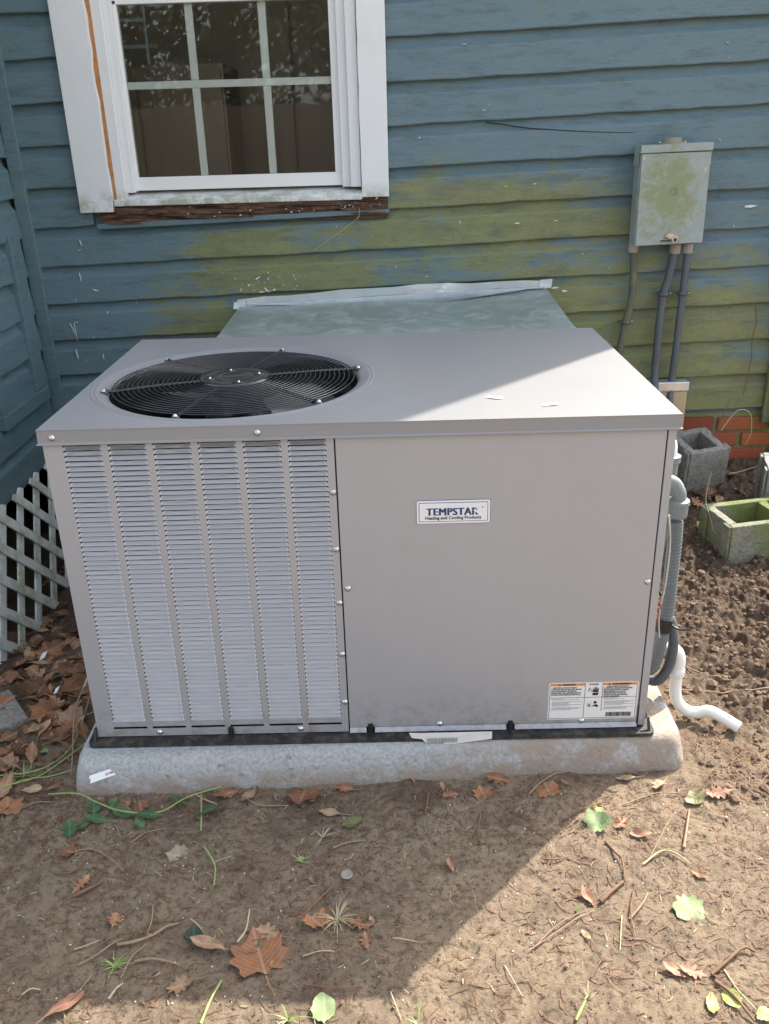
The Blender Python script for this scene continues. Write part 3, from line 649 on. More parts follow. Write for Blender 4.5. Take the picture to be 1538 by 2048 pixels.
# shroud, fan and guard
put('fan_shroud', MB().lathe((cx, cy, 0), [(.279, H-.0125), (.276, H-.02), (.275, .50), (.275, .49), (.001, .488)], 72), 'black_gloss', ac)
fan = MB().lathe((cx, cy, 0), [(.001, .655), (.075, .652), (.08, .64), (.08, .60), (.001, .598)], 32); fan = put('fan', fan, 'black_gloss', ac)
for k_ in range(4):
    a0 = R(20+90*k_); vs = []; nu, nv = 8, 6
    for i in range(nu+1):
        r = .075+.185*i/nu
        for j in range(nv+1):
            t_ = j/nv; a = a0+R(62)*(t_-.5)*(1-.15*i/nu)+.15*i/nu; vs.append((cx+r*math.cos(a), cy+r*math.sin(a), .625+.045*(t_-.5)*2*.9+.01*math.sin(t_*3.14)))
    fs = [(i*(nv+1)+j, (i+1)*(nv+1)+j, (i+1)*(nv+1)+j+1, i*(nv+1)+j+1) for i in range(nu) for j in range(nv)]
    top = MB().add(vs, fs, True); top.add([(x, y, z-.002) for x, y, z in vs], fs, True); put('blade', top, 'fan', fan)
grd = put('fan_guard', MB().lathe((cx, cy, H+.006), [(.080, -.004), (.080, .001), (.076, .0025), (.066, .0015), (.058, .0018), (.040, .0022), (.034, .0028), (.028, .0018), (.0005, .0018)], 48), 'black_gloss', ac)
GA = [15.3, 74.5, 134.3, 195.5, 254.7, 315.4]
for k_ in range(4):   # lobed pressings in the hub cap with slots and screws
    a = R(18+90*k_); x, y = cx+.056*math.cos(a), cy+.056*math.sin(a)
    put('hub_boss', MB().lathe((x, y, H+.0070), [(.0155, 0), (.0145, .0022), (.0095, .0016), (.008, .0004), (.0005, .0004)], 18), 'black_gloss', grd)
    link('screw', screw(ax_='Z', r=.0030).mesh('screw', M['screw']), grd, loc=(x, y, H+.0068))
for i in range(18):
    r = .0845+i*(.2715-.0845)/17; z = H+.0045-.0052*(i/17)**2
    put('guard_ring', MB().tube([(cx+r*math.cos(2*math.pi*j/96), cy+r*math.sin(2*math.pi*j/96), z) for j in range(97)], .00135, 6, cap=False), 'black_gloss', grd)
for a in GA:
    a = R(a); c_, s_ = math.cos(a), math.sin(a)
    pts = [(cx+r*c_, cy+r*s_, H+z) for r, z in ((.07, .0015), (.12, .0012), (.20, .0), (.265, -.0030), (.276, -.0015), (.285, .0005))]
    put('guard_spoke', MB().tube(sm_path(pts, 3), .0044, 8), 'black_gloss', grd)
    put('spoke_foot', MB().lathe((cx+.2875*c_, cy+.2875*s_, H-.0045), [(.0085, 0), (.0085, .0035), (.006, .005), (.0005, .005)], 14), 'black_gloss', grd)
    link('screw', screw(ax_='Z', r=.0040).mesh('screw', M['screw']), grd, loc=(cx+.2885*c_, cy+.2885*s_, H+.0006))
# nameplate
def rrect(x0, x1, z0, z1, r, y, n=5):
    o = []
    for (a, b_), s_ in zip(((x1-r, z1-r), (x0+r, z1-r), (x0+r, z0+r), (x1-r, z0+r)), (0, 90, 180, 270)):
        for i in range(n): t_ = R(s_+90*i/(n-1)); o.append((a+r*math.cos(t_), y, b_+r*math.sin(t_)))
    return o
x0, x1, z0, z1 = .7305, .8775, .5140, .5640; yp = .0058
npl = put('nameplate', MB().prism(rrect(x0-.0008, x1+.0008, z0-.0008, z1+.0008, .0045, yp-.0008), (0, .0008, 0)), 'ink_blue', ac)
put('plate_face', MB().prism(rrect(x0, x1, z0, z1, .004, yp-.0012), (0, .0006, 0)), 'label_white', npl)
put('border_line', MB().prism(rrect(x0+.0042, x1-.0042, z0+.0042, z1-.0042, .0015, yp-.0015), (0, .0004, 0)), 'ink_blue', npl)
put('plate_field', MB().prism(rrect(x0+.0054, x1-.0054, z0+.0054, z1-.0054, .001, yp-.0018), (0, .0004, 0)), 'label_white', npl)
for i_ in range(5): text('lettering', 'TEMPSTAR', .0225, 'ink_blue', npl, .8015+(i_-2)*.00055, .5322, yp-.0020-.00004*i_, 'CENTER', sx=.90, ext=.0002, space=1.10)
text('lettering', '®', .004, 'ink_blue', npl, .8625, .5470, yp-.0020, 'CENTER')
star = []
for i in range(10):
    a = R(90+36*i); rr = .0062 if i % 2 == 0 else .0024; star.append((.8485+rr*math.cos(a), yp-.0026, .5405+rr*math.sin(a)))
put('star', MB().prism(star, (0, .0003, 0)), 'label_white', npl)
text('lettering', 'Heating and Cooling Products', .0094, 'ink', npl, .8035, .5235, yp-.0020, 'CENTER', off=.00022, sx=.985, ext=.0002)
# warning label
x0, x1, z0, z1 = 1.0155, 1.2120, .0265, .1235; yl = .0057
wl = put('warning_label', MB().prism(rrect(x0, x1, z0, z1, .004, yl-.0004), (0, .0006, 0)), 'label_white', ac)
yb_ = yl-.0008
lw = MB(); g = .0009
def ln(xa, za, xb, zb_): lw.box((min(xa, xb)-g/2, yb_, min(za, zb_)-g/2), (max(xa, xb)+g/2, yb_+.0002, max(za, zb_)+g/2))
xi0, xi1, zi0, zi1 = x0+.003, x1-.003, z0+.003, z1-.0015; xm0, xm1 = x0+.0795, x0+.118; zm = z0+.058
ln(xi0, zi0, xi0, zi1-.0075); ln(xi1, zi0, xi1, zi1-.0075); ln(xi0+g, zi0, xi1-g, zi0); ln(xm0, zi0+g, xm0, zi1); ln(xm1, z0+.022, xm1, zi1); ln(xi0+g, zm, xm0-g, zm); ln(xm0+g, zm, xm1-g, zm); ln(xm1+g, zm, xi1-g, zm)
put('rule_lines', lw, 'ink', wl)
put('orange_band', MB().box((xi0-g/2, yb_, zi1-.0065), (xm0-g, yb_+.0002, zi1)), 'orange', wl)
put('orange_band', MB().box((xm1+g, yb_, zi1-.0065), (xi1+g/2, yb_+.0002, zi1)), 'orange', wl)
yt = yb_-.0003
text('lettering', 'WARNING', .0056, 'ink', wl, (xi0+xm0)/2+.003, zi1-.0053, yt, 'CENTER', off=.00012)
text('lettering', 'AVERTISSEMENT', .0056, 'ink', wl, (xi1+xm1)/2+.004, zi1-.0053, yt, 'CENTER', off=.00012)
for tx in ((xi0+xm0)/2-.018, (xi1+xm1)/2-.0235): put('alert_triangle', MB().prism([(tx-.0026, yt, zi1-.0055), (tx+.0026, yt, zi1-.0055), (tx, yt, zi1-.0012)], (0, .0002, 0)), 'ink', wl)
text('lettering', 'R-410A', .0068, 'ink', wl, (xm0+xm1)/2, zi1-.0055, yt, 'CENTER')
for i, t_ in enumerate(('ELECTRICAL SHOCK HAZARD', 'WARNING, RISK OF ELECTRIC SHOCK', 'CAN CAUSE INJURY OR DEATH.', 'DISCONNECT ALL REMOTE ELECTRIC', 'POWER SUPPLIES BEFORE SERVICING.')):
    text('lettering', t_, .0043, 'ink', wl, xi0+(.0025 if i else .006), zi1-.0125-.0046*i, yt, sx=.90)
for i, t_ in enumerate(("RISQUE D'ÉLECTROCUTION", 'ATTENTION, RISQUE DE DÉCHARGE', 'ÉLECTRIQUE POUVANT CAUSER', 'DES BLESSURES OU LA MORT.', 'DÉCONNECTER TOUTES LES', 'ALIMENTATIONS ÉLECTRIQUES', "AVANT L'ENTRETIEN.")):
    text('lettering', t_, .0041, 'ink', wl, xm1+(.0025 if i else .009), zi1-.0110-.0044*i, yt, sx=.92)
fp = MB(); r_ = random.Random(12)
for xa, wdt in ((xi0+.003, .068), (xm1+.003, .068)):
    for i in range(12):
        if i in (2, 8): continue
        x = xa+(0 if i in (0, 11) else .0025); e = xa+wdt*(r_.uniform(.55, 1) if i % 3 else 1)
        if i == 0: e = xa+.03
        while x < e:
            l_ = r_.uniform(.002, .006); fp.box((x, yt, zm-.0032-.0026*i), (min(x+l_, e), yt+.0002, zm-.0022-.0026*i)); x += l_+.0009
put('fine_print', fp, 'ink_grey', wl)
bc = MB(); x = xm1+.011; r_ = random.Random(3)
while x < xi1-.008:
    l_ = r_.choice((.0005, .0008, .0014)); bc.box((x, yt, z0+.0065), (x+l_, yt+.0002, z0+.0175)); x += l_+r_.choice((.0005, .0007, .0011))
put('barcode', bc, 'ink', wl)
# shock pictogram: hand and lightning line
hx, hz = (xm0+xm1)/2+.004, zm+.006
pk = MB().prism([(hx-.006, yt, hz-.0005), (hx+.005, yt, hz-.0005), (hx+.0075, yt, hz+.006), (hx-.006, yt, hz+.006)], (0, .0002, 0))
pk.prism([(hx-.0045, yt, hz+.0075), (hx+.0065, yt, hz+.0075), (hx+.0065, yt, hz+.013), (hx-.006, yt, hz+.013)], (0, .0002, 0))
for i, hgt in enumerate((.017, .0205, .0205, .018)): pk.box((hx-.0058+.0034*i, yt, hz+.0131), (hx-.0058+.0034*i+.0022, yt+.0002, hz+hgt))
pk.prism([(hx-.0062, yt, hz+.008), (hx-.0105, yt, hz+.0125), (hx-.0095, yt, hz+.0135), (hx-.0062, yt, hz+.011)], (0, .0002, 0))
pk.prism([(hx-.0175, yt, hz+.021), (hx-.010, yt, hz+.0165), (hx-.0125, yt, hz+.0155), (hx-.0155, yt, hz+.0115), (hx-.0105, yt, hz+.0085), (hx-.0168, yt, hz+.0113), (hx-.0145, yt, hz+.0158), (hx-.0125, yt, hz+.0165)], (0, .0002, 0))
put('shock_symbol', pk, 'ink', wl)
hx, hz = (xm0+xm1)/2+.004, zm-.025
pk = MB().lathe((hx+.001, yt, hz+.0115), [(.0036, 0), (.0001, 0)], 14, 'Y')
pk.prism([(hx-.008, yt, hz), (hx+.0005, yt, hz+.0058), (hx+.005, yt, hz+.0062), (hx+.008, yt, hz+.003), (hx+.0075, yt, hz-.0005), (hx+.004, yt, hz-.001), (hx, yt, hz+.0018)], (0, .0002, 0))
for i in range(7):
    a = R(50+18*i); pk.prism([(hx-.0115, yt, hz+.0015), (hx-.0110, yt, hz+.0019), (hx-.0115+(.008+.004*(i % 2))*math.cos(a), yt, hz+.0015+(.010+.004*(i % 2))*math.sin(a))], (0, .0002, 0))
pk.lathe((hx-.0113, yt, hz+.002), [(.0022, 0), (.0001, 0)], 10, 'Y')
put('burst_symbol', pk, 'ink', wl)

# torn barcode paper caught under the front edge
tp = thing('torn_paper', (.8, -.02, 0), 'torn dirty white paper label with a barcode below the access panel', 'paper')
b = MB(); vs = [(.706, -.0215, .0190), (.738, -.0215, .0180), (.890, -.022, .0185), (.890, -.0235, .0010), (.755, -.026, -.0165), (.742, -.0255, -.004), (.735, -.0235, .003), (.712, -.0225, .006)]
b.prism(vs, (0, .0005, 0)); put('paper', b, 'paper', tp)
put('folded_strip', MB().prism([(.768, -.0275, -.0135), (.800, -.0265, .0005), (.835, -.0255, .0125), (.889, -.0245, .0160), (.889, -.0262, .0020)], (0, .0006, 0)), 'paper', tp)
bc = MB(); x = .746; r_ = random.Random(6)
while x < .812:
    l_ = r_.choice((.0006, .001, .0015)); bc.box((x, -.0268, -.008+.0003*(x-.74)*10), (x+l_, -.0266, .0075)); x += l_+r_.choice((.0007, .001))
put('barcode', bc, 'ink_grey', tp)
# scraps of tape on the lid
for x, y, a, lab in ((.898, .141, -25, 'torn scrap of clear tape on the lid, the left of the two'), (1.003, .083, 12, 'torn scrap of clear tape on the lid, nearer the front edge')):
    c_, s_ = math.cos(R(a)), math.sin(R(a)); pts = [(x+c_*u-s_*v, y+s_*u+c_*v, H+.0008+h) for u, v, h in ((-.020, -.006, 0), (.004, -.010, .001), (.018, -.004, 0), (.015, .006, .002), (-.006, .003, 0), (-.012, .010, .001))]
    tag(put('tape_scrap', MB().prism(pts, (0, 0, .0006)), 'paper'), lab, 'tape scrap')

# ------------------------------------------------------------------ galvanised duct between unit and wall
du = thing('duct', (.7, 1.25, .3), 'flat topped galvanised sheet metal duct running from unit to wall', 'duct')
zt_ = .655
put('duct_body', MB().box((.145, .80, .05), (1.262, 1.646, zt_)), 'galv', du)
A_ = {}
vs = [(.138, .80, zt_+.006), (1.268, .80, zt_+.008), (1.268, 1.20, zt_+.008), (.138, 1.20, zt_+.006), (.135, 1.648, zt_+.012), (1.262, 1.648, zt_+.045), (.66, 1.36, zt_+.008), (.70, 1.635, zt_+.034), (.30, 1.50, zt_+.013)]
put('duct_cover', MB().add(vs, [(0, 1, 2, 6, 3), (3, 6, 8), (3, 8, 4), (2, 5, 6), (6, 5, 7), (6, 7, 8), (8, 7, 4)]).add([(.138, .8, zt_+.001), (.138, 1.2, zt_+.001), (.135, 1.648, zt_+.001), (.138, .8, zt_+.006), (.138, 1.2, zt_+.006), (.135, 1.648, zt_+.012)], [(0, 1, 4, 3), (1, 2, 5, 4)]), 'galv_dull', du)
put('bent_flap', MB().add([(.15, 1.640, zt_+.020), (.45, 1.640, zt_+.030), (.85, 1.640, zt_+.044), (1.25, 1.640, zt_+.056), (.78, 1.50, zt_+.020), (.52, 1.56, zt_+.018)], [(0, 1, 5), (1, 2, 4, 5), (2, 3, 4)]), 'galv', du)
fl = MB(); n = 12
vs = []
for i in range(n+1):
    u = i/n; x = .128+(1.275-.128)*u; zb2 = zt_+.010+.040*u; hgt = .026+.014*math.sin(u*3.1)+.003*math.sin(u*23)
    vs += [(x, 1.643+.003*math.sin(u*17), zb2), (x, 1.6445+.004*math.sin(u*11+1), zb2+hgt)]
fl.add(vs, [(2*i, 2*i+2, 2*i+3, 2*i+1) for i in range(n)], True)
put('upturned_flange', fl, 'foil', du)
for x, z in ((.135, .672), (1.252, .722)):
    put('corner_tab', MB().prism([(x-.022, 1.635, z-.012), (x+.024, 1.632, z-.010), (x+.026, 1.637, z+.016), (x-.018, 1.640, z+.012)], (0, .002, 0)), 'galv', du)
cv = thing('wall_cover', (1.75, 1.63, .2), 'tan cover panel with a foil taped top edge low on the wall', 'cover')
put('panel', MB().box((1.60, 1.600, .02), (1.800, 1.645, .315)), 'tan', cv, bev=.004)
put('foil_tape', MB().box((1.598, 1.596, .3155), (1.803, 1.646, .352)), 'foil', cv, bev=.003)

# ------------------------------------------------------------------ electrical box and its conduits
eb = thing('electrical_box', (1.66, 1.62, .85), 'weathered grey electrical disconnect box with green algae stains', 'electrical box')
put('box_body', MB().prism([(1.545, 1.574, .850), (1.780, 1.574, .856), (1.777, 1.574, 1.160), (1.542, 1.574, 1.156)], (0, .070, 0)), 'box', eb, bev=.003)
put('door', MB().prism([(1.547, 1.560, .853), (1.779, 1.560, .859), (1.775, 1.560, 1.152), (1.544, 1.560, 1.150)], (0, .0135, 0)), 'box', eb, bev=.002)
put('rain_hood', MB().prism([(1.539, 1.556, 1.152), (1.779, 1.556, 1.156), (1.778, 1.556, 1.181), (1.539, 1.556, 1.176)], (0, .09, .0)).prism([(1.5365, 1.572, 1.110), (1.5385, 1.572, 1.110), (1.5385, 1.572, 1.176), (1.5365, 1.572, 1.176)], (0, .06, 0)).prism([(1.7785, 1.572, 1.110), (1.781, 1.572, 1.110), (1.781, 1.572, 1.176), (1.7785, 1.572, 1.176)], (0, .06, 0)), 'box', eb, bev=.0025)
put('hub', MB().lathe((1.655, 1.605, 1.178), [(.050, 0), (.050, .003), (.032, .006), (.031, .016), (.027, .020), (.0005, .021)], 24), 'hub', eb)
for x in (1.612, 1.698): put('hub_screw', MB().lathe((x, 1.605, 1.178), [(.004, 0), (.004, .007), (.0005, .008)], 10), 'screw', eb)
em = MB()
def sqr(cx_, cz_, r, t_):
    for a, b_, c_, d_ in ((-r, -r, r, -r+t_), (-r, r-t_, r, r), (-r, -r+t_, -r+t_, r-t_), (r-t_, -r+t_, r, r-t_)): em.box((cx_+a, 1.5585, cz_+b_), (cx_+c_, 1.5602, cz_+d_))
sqr(1.662, 1.030, .0125, .0016); sqr(1.662, 1.030, .0070, .0016)
put('embossed_emblem', em, 'box', eb, bev=.0006)
put('hasp', MB().prism([(1.643, 1.546, .884), (1.655, 1.546, .893), (1.672, 1.546, .890), (1.690, 1.546, .882), (1.686, 1.546, .866), (1.672, 1.546, .862), (1.667, 1.546, .874), (1.657, 1.546, .877)], (0, .0125, 0)), 'hasp', eb, bev=.001)
put('hasp_hole', MB().lathe((1.679, 1.5455, .872), [(.0055, 0), (.0001, 0)], 12, 'Y').box((1.632, 1.5555, .8665), (1.664, 1.5595, .8695)), 'black_void', eb)
for (x, z) in ((1.551, 1.138), (1.761, 1.098)): put('rust_spot', MB().prism([(x-.004, 1.5588, z-.008), (x+.004, 1.5588, z-.005), (x+.006, 1.5588, z+.004), (x-.003, 1.5588, z+.006)], (0, .0008, 0)), 'hasp', eb)
def flex(pts, r, pitch=.006, depth=.0011, seg=12, n=None):
    P = sm_path(pts, 10); L = sum((P[i+1]-P[i]).length for i in range(len(P)-1)); m = int(L/pitch*4)
    cum = [0]
    for i in range(len(P)-1): cum.append(cum[-1]+(P[i+1]-P[i]).length)
    Q = []; j = 0
    for i in range(m+1):
        t_ = L*i/m
        while j < len(P)-2 and cum[j+1] < t_: j += 1
        f_ = (t_-cum[j])/max(1e-9, cum[j+1]-cum[j]); Q.append(P[j].lerp(P[j+1], f_))
    return MB().tube(Q, [r+depth*(.5-.5*math.cos(i*math.pi/2))-depth for i in range(len(Q))], seg)
def wall_conduit(pts, r, mat, label, fit=None, strap=None):
    t_ = thing('wall_conduit', pts[-1], label, 'conduit', 'flexible conduits below the electrical box')
    put('tube', flex(pts, r), mat, t_)
    x, y, z = pts[0]
    if fit: put('fitting', MB().lathe((x, y, z), [(r*.9, -.022), (r*1.28, -.022), (r*1.34, -.004), (r*1.34, .010), (r*1.1, .012), (r*.9, .012)], 10, smooth=False), fit, t_)
    for sx_, sz in (strap or []):
        s_ = MB().lathe((sx_, y, sz), [(r*1.02, -.007), (r*1.22, -.007), (r*1.22, .007), (r*1.02, .007)], 16)
        s_.box((sx_-r*2.2, y+.012, sz-.006), (sx_-r, y+.016, sz+.006)).box((sx_+r, y+.012, sz-.006), (sx_+r*2.2, y+.016, sz+.006))
        st_ = put('strap', s_, 'cond_dark' if mat != 'cond_moss' else 'cond_moss', t_)
        put('strap_screw', MB().lathe((sx_+r*1.8, y+.0118, sz), [(.004, 0), (.004, -.003), (.0003, -.0035)], 8, 'Y'), 'screw', st_)
    return t_
wall_conduit([(1.560, 1.63, .846), (1.5675, 1.63, .74), (1.567, 1.63, .655), (1.554, 1.63, .574), (1.541, 1.63, .472), (1.528, 1.62, .33), (1.50, 1.50, .15), (1.45, 1.3, .05)], .0135, 'cond_moss',
             'mossy green flexible conduit, leftmost of the three below the box', 'fit_old', [(1.5545, .575)])
wall_conduit([(1.7085, 1.63, .838), (1.697, 1.63, .74), (1.682, 1.63, .665), (1.677, 1.625, .56), (1.676, 1.62, .468), (1.673, 1.60, .354), (1.655, 1.45, .2), (1.55, 1.2, .06)], .0150, 'cond_dark',
             'dark slate conduit in the middle of the three below the box', 'fit_old', [(1.6835, .673)])
wall_conduit([(1.7535, 1.63, .838), (1.7535, 1.63, .74), (1.752, 1.63, .668), (1.749, 1.625, .56), (1.746, 1.62, .466), (1.736, 1.60, .30), (1.70, 1.45, .15), (1.6, 1.2, .05)], .0135, 'cond_dark',
             'dark slate conduit, rightmost of the three below the box', 'fit_old', [(1.752, .673)])

# ------------------------------------------------------------------ conduit and drain on the unit's right side
cg = thing('power_conduit', (1.29, .12, .3), 'grey ribbed power conduit with a ribbed nut curving down beside the unit', 'conduit')
put('elbow', MB().tube(sm_path([(1.236, .130, .528), (1.258, .128, .543), (1.279, .124, .540), (1.291, .120, .520), (1.292, .120, .500)], 6), .0155, 16), 'fit_grey', cg)
put('nut', MB().lathe((1.292, .120, 0), [(.016, .506), (.0240, .504), (.0250, .496), (.0225, .494), (.0218, .470), (.0205, .466), (.016, .465)], 14, smooth=False), 'fit_grey', cg)
put('tube', flex([(1.292, .120, .455), (1.295, .122, .40), (1.296, .122, .32), (1.296, .120, .26), (1.290, .118, .18), (1.280, .125, .09), (1.268, .16, .05), (1.25, .22, .05)], .0165, .0085, .0018, 14), 'cond_grey', cg)
put('black_tape', MB().tube([(1.2925, .118, .215), (1.2895, .118, .182)], .0176, 14), 'tape_black', cg)
c2 = thing('control_conduit', (1.31, .14, .1), 'thinner dark grey conduit looping down beside the power conduit', 'conduit')
put('tube', flex([(1.295, .140, .215), (1.312, .135, .195), (1.322, .13, .14), (1.318, .13, .08), (1.298, .135, .035), (1.270, .16, .03), (1.24, .2, .05)], .0125, .006, .0011, 12), 'cond_dark', c2)
put('tie_tail', MB().tube(sm_path([(1.300, .115, .205), (1.318, .10, .196), (1.345, .095, .197)], 4), .0025, 6), 'tape_black', c2)
c3 = thing('upper_elbow', (1.28, .25, .56), 'pale grey conduit elbow, higher of the two fittings beside the unit', 'conduit fitting')
put('elbow', MB().tube(sm_path([(1.236, .20, .60), (1.266, .20, .618), (1.288, .20, .604), (1.292, .20, .572)], 6), .0140, 14), 'label_white', c3)
put('nut', MB().lathe((1.292, .20, 0), [(.014, .578), (.023, .576), (.023, .562), (.0195, .559), (.018, .535), (.013, .534)], 12, smooth=False), 'fit_grey', c3)
put('tube', flex([(1.299, .20, .540), (1.296, .20, .45), (1.285, .20, .3), (1.27, .22, .1), (1.25, .25, .04)], .012), 'cond_dark', c3)
ws = thing('thermostat_wire', (1.285, .06, .3), 'thin twisted pale wire hanging beside the grey conduit', 'wire')
put('strand', MB().tube(sm_path([(1.252, .05, .50), (1.270, .075, .42), (1.268, .07, .33), (1.262, .07, .25), (1.275, .09, .18)], 8), .0016, 5), 'string', ws)
put('strand', MB().tube(sm_path([(1.240, .05, .30), (1.258, .06, .285), (1.262, .07, .26), (1.248, .07, .2)], 6), .0016, 5), 'red_wire', ws)
dr = thing('drain_pipe', (1.38, .13, -.08), 'white plastic condensate drain pipe ending on the dirt', 'pipe')
put('elbow', MB().tube(sm_path([(1.232, .15, .105), (1.30, .15, .112), (1.333, .15, .108), (1.345, .15, .088), (1.346, .15, .055)], 7), .0165, 16), 'pvc', dr)
put('coupling_lip', MB().lathe((1.346, .15, 0), [(.0165, .060), (.0178, .058), (.0178, .038), (.0145, .036)], 20), 'pvc', dr)
pth = sm_path([(1.346, .15, .045), (1.347, .15, .0), (1.355, .148, -.034), (1.378, .142, -.058), (1.404, .135, -.060), (1.425, .125, -.049), (1.450, .110, -.055), (1.485, .088, -.070)], 8)
put('pipe_run', MB().tube(pth, .0140, 18, cap=False).tube(pth[-12:], .0112, 18, cap=False).add([], []), 'pvc', dr)
dd = (pth[-1]-pth[-3]).normalized()
u_ = dd.orthogonal().normalized(); v_ = dd.cross(u_); e_ = pth[-1]; rv = []
for rr in (.0140, .0112):
    for i in range(18): a = 2*math.pi*i/18; rv.append(e_+(u_*math.cos(a)+v_*math.sin(a))*rr)
put('pipe_mouth', MB().add(rv, [(i, (i+1) % 18, 18+(i+1) % 18, 18+i) for i in range(18)]), 'pvc', dr)

# ------------------------------------------------------------------ blocks
def cinder(name, L, Wd, Hh, cores, mat, M4, label, cat='concrete block', web=.028):
    b = MB(); cell = (L-web*(cores+1))/cores
    def bx(a, c): b.box(a, c)
    bx((0, 0, 0), (L, web, Hh)); bx((0, Wd-web, 0), (L, Wd, Hh))
    for i in range(cores+1): x = i*(cell+web); bx((x, web+.0002, 0.0003), (x+web, Wd-web-.0002, Hh-.0003))
    for x in (-.010, L+.0002): bx((x, .004, .001), (x+.0098, .045, Hh-.001)); bx((x, Wd-.045, .001), (x+.0098, Wd-.004, Hh-.001))
    me = b.mesh(name, M[mat]); bm = bmesh.new(); bm.from_mesh(me)
    bmesh.ops.subdivide_edges(bm, edges=[e for e in bm.edges if e.calc_length() > .05], cuts=5, use_grid_fill=True)
    rr = random.Random(len(label))
    for v in bm.verts: v.co += Vector((rr.uniform(-1, 1), rr.uniform(-1, 1), rr.uniform(-1, 1)))*.0016
    bm.to_mesh(me); bm.free(); me.transform(M4)
    o = link(name, me, bev=.003); return tag(o, label, cat)
T_, RZ = Matrix.Translation, lambda a, x='Z': Matrix.Rotation(R(a), 4, x)
cinder('cinder_block', .150, .175, .20, 1, 'block', T_((1.757, 1.385, -.045)) @ RZ(14) @ RZ(9, 'X') @ RZ(-3, 'Y'), 'grey half cinder block with open top tilted against the brick wall')
cinder('cinder_block', .39, .19, .19, 2, 'block_moss', T_((1.750, .900, -.118)) @ RZ(10) @ RZ(1, 'X') @ RZ(-1, 'Y'), 'green mossy cinder block sunk in the dirt at the right')
cinder('cinder_block', .39, .19, .19, 2, 'block', T_((1.955, 1.17, -.035)) @ RZ(-16), 'grey cinder block cut by the right edge, behind the mossy one')
b = MB().box((-.28, -.06, 0), (0, .10, .045)); me = b.mesh('concrete_paver', M['block']); me.transform(T_((-.272, .235, -.115)) @ RZ(38) @ T_((0, 0, 0)))
tag(link('concrete_paver', me, bev=.004), 'corner of a plain grey concrete paver at the left edge', 'paver')

# ------------------------------------------------------------------ leaves
def outline(kind, rnd):
    if kind == 'syc': base = [(0, -.38), (.13, -.31), (.33, -.38), (.37, -.24), (.50, -.07), (.40, .04), (.46, .27), (.29, .29), (.17, .37), (.02, .54), (-.13, .39), (-.24, .29), (-.45, .30), (-.38, .07), (-.50, -.03), (-.37, -.19), (-.35, -.35), (-.12, -.29)]
    elif kind == 'oak': base = [(0, -.5), (.07, -.36), (.20, -.30), (.12, -.18), (.30, -.10), (.16, .02), (.34, .16), (.16, .22), (.20, .38), (.06, .40), (0, .5), (-.07, .40), (-.22, .36), (-.14, .22), (-.32, .14), (-.15, .02), (-.28, -.10), (-.12, -.18), (-.18, -.30), (-.06, -.36)]
    elif kind == 'oval': base = [(0, -.5), (.08, -.38), (.17, -.2), (.21, 0), (.19, .2), (.12, .38), (0, .5), (-.12, .38), (-.20, .2), (-.21, 0), (-.17, -.2), (-.08, -.38)]
    elif kind == 'wide': base = [(0, -.45), (.14, -.40), (.30, -.26), (.36, -.02), (.28, .22), (.13, .40), (0, .5), (-.14, .40), (-.30, .22), (-.37, -.02), (-.30, -.26), (-.14, -.40)]
    elif kind == 'tulip': base = [(0, -.40), (.18, -.42), (.40, -.34), (.36, -.12), (.44, .08), (.28, .12), (.24, .28), (.10, .24), (0, .34), (-.10, .24), (-.24, .30), (-.26, .12), (-.44, .06), (-.36, -.14), (-.38, -.34), (-.16, -.42)]
    else: base = [(0, -.5), (.20, -.35), (.34, -.2), (.26, 0), (.38, .2), (.14, .3), (.05, .5), (-.2, .34), (-.36, .2), (-.24, 0), (-.34, -.22), (-.16, -.32)]
    out = []
    for i in range(len(base)):
        a, b_ = base[i], base[(i+1) % len(base)]
        for t_ in (0, .5): out.append(((a[0]*(1-t_)+b_[0]*t_)*(1+rnd.uniform(-.13, .09)), (a[1]*(1-t_)+b_[1]*t_)*(1+rnd.uniform(-.12, .07))))
    return out
def leafmesh(kind, size, mat, seed, curl=.5, stem=True):
    rnd = random.Random(seed); ol = outline(kind, rnd); n = len(ol); ph = rnd.uniform(0, 6.3); k1 = rnd.uniform(.4, 1)*curl; k2 = rnd.uniform(-.4, .9)*curl; ax_ = rnd.uniform(0, 3.14)
    vs = []
    def zz(x, y):
        u = x*math.cos(ax_)+y*math.sin(ax_); v = -x*math.sin(ax_)+y*math.cos(ax_)
        return .55*k1*u*u+.35*k2*v*v*v*2+.05*curl*math.sin(9*x+ph)*math.cos(8*y+ph)+abs(x)*.16*curl
    for f_ in (1, .72, .4):
        for x, y in ol: x, y = x*f_, y*f_; vs.append((x, y, zz(x, y)))
    vs.append((0, 0, zz(0, 0))); fs = []
    for r_ in range(2): fs += [(r_*n+i, r_*n+(i+1) % n, (r_+1)*n+(i+1) % n, (r_+1)*n+i) for i in range(n)]
    fs += [(2*n+i, 2*n+(i+1) % n, 3*n) for i in range(n)]
    mz = min(v[2] for v in vs); b = MB().add([(x, y, z-mz) for x, y, z in vs], fs, True)
    if stem: b.tube([(0, -.40, zz(0, -.4)-mz), (.02, -.62, .03), (.05, -.80, .02)], .014, 4)
    m = b.mesh('leaf', M[mat]); m.transform(Matrix.Scale(size, 4)); return m
LB = None
rl = random.Random(21)
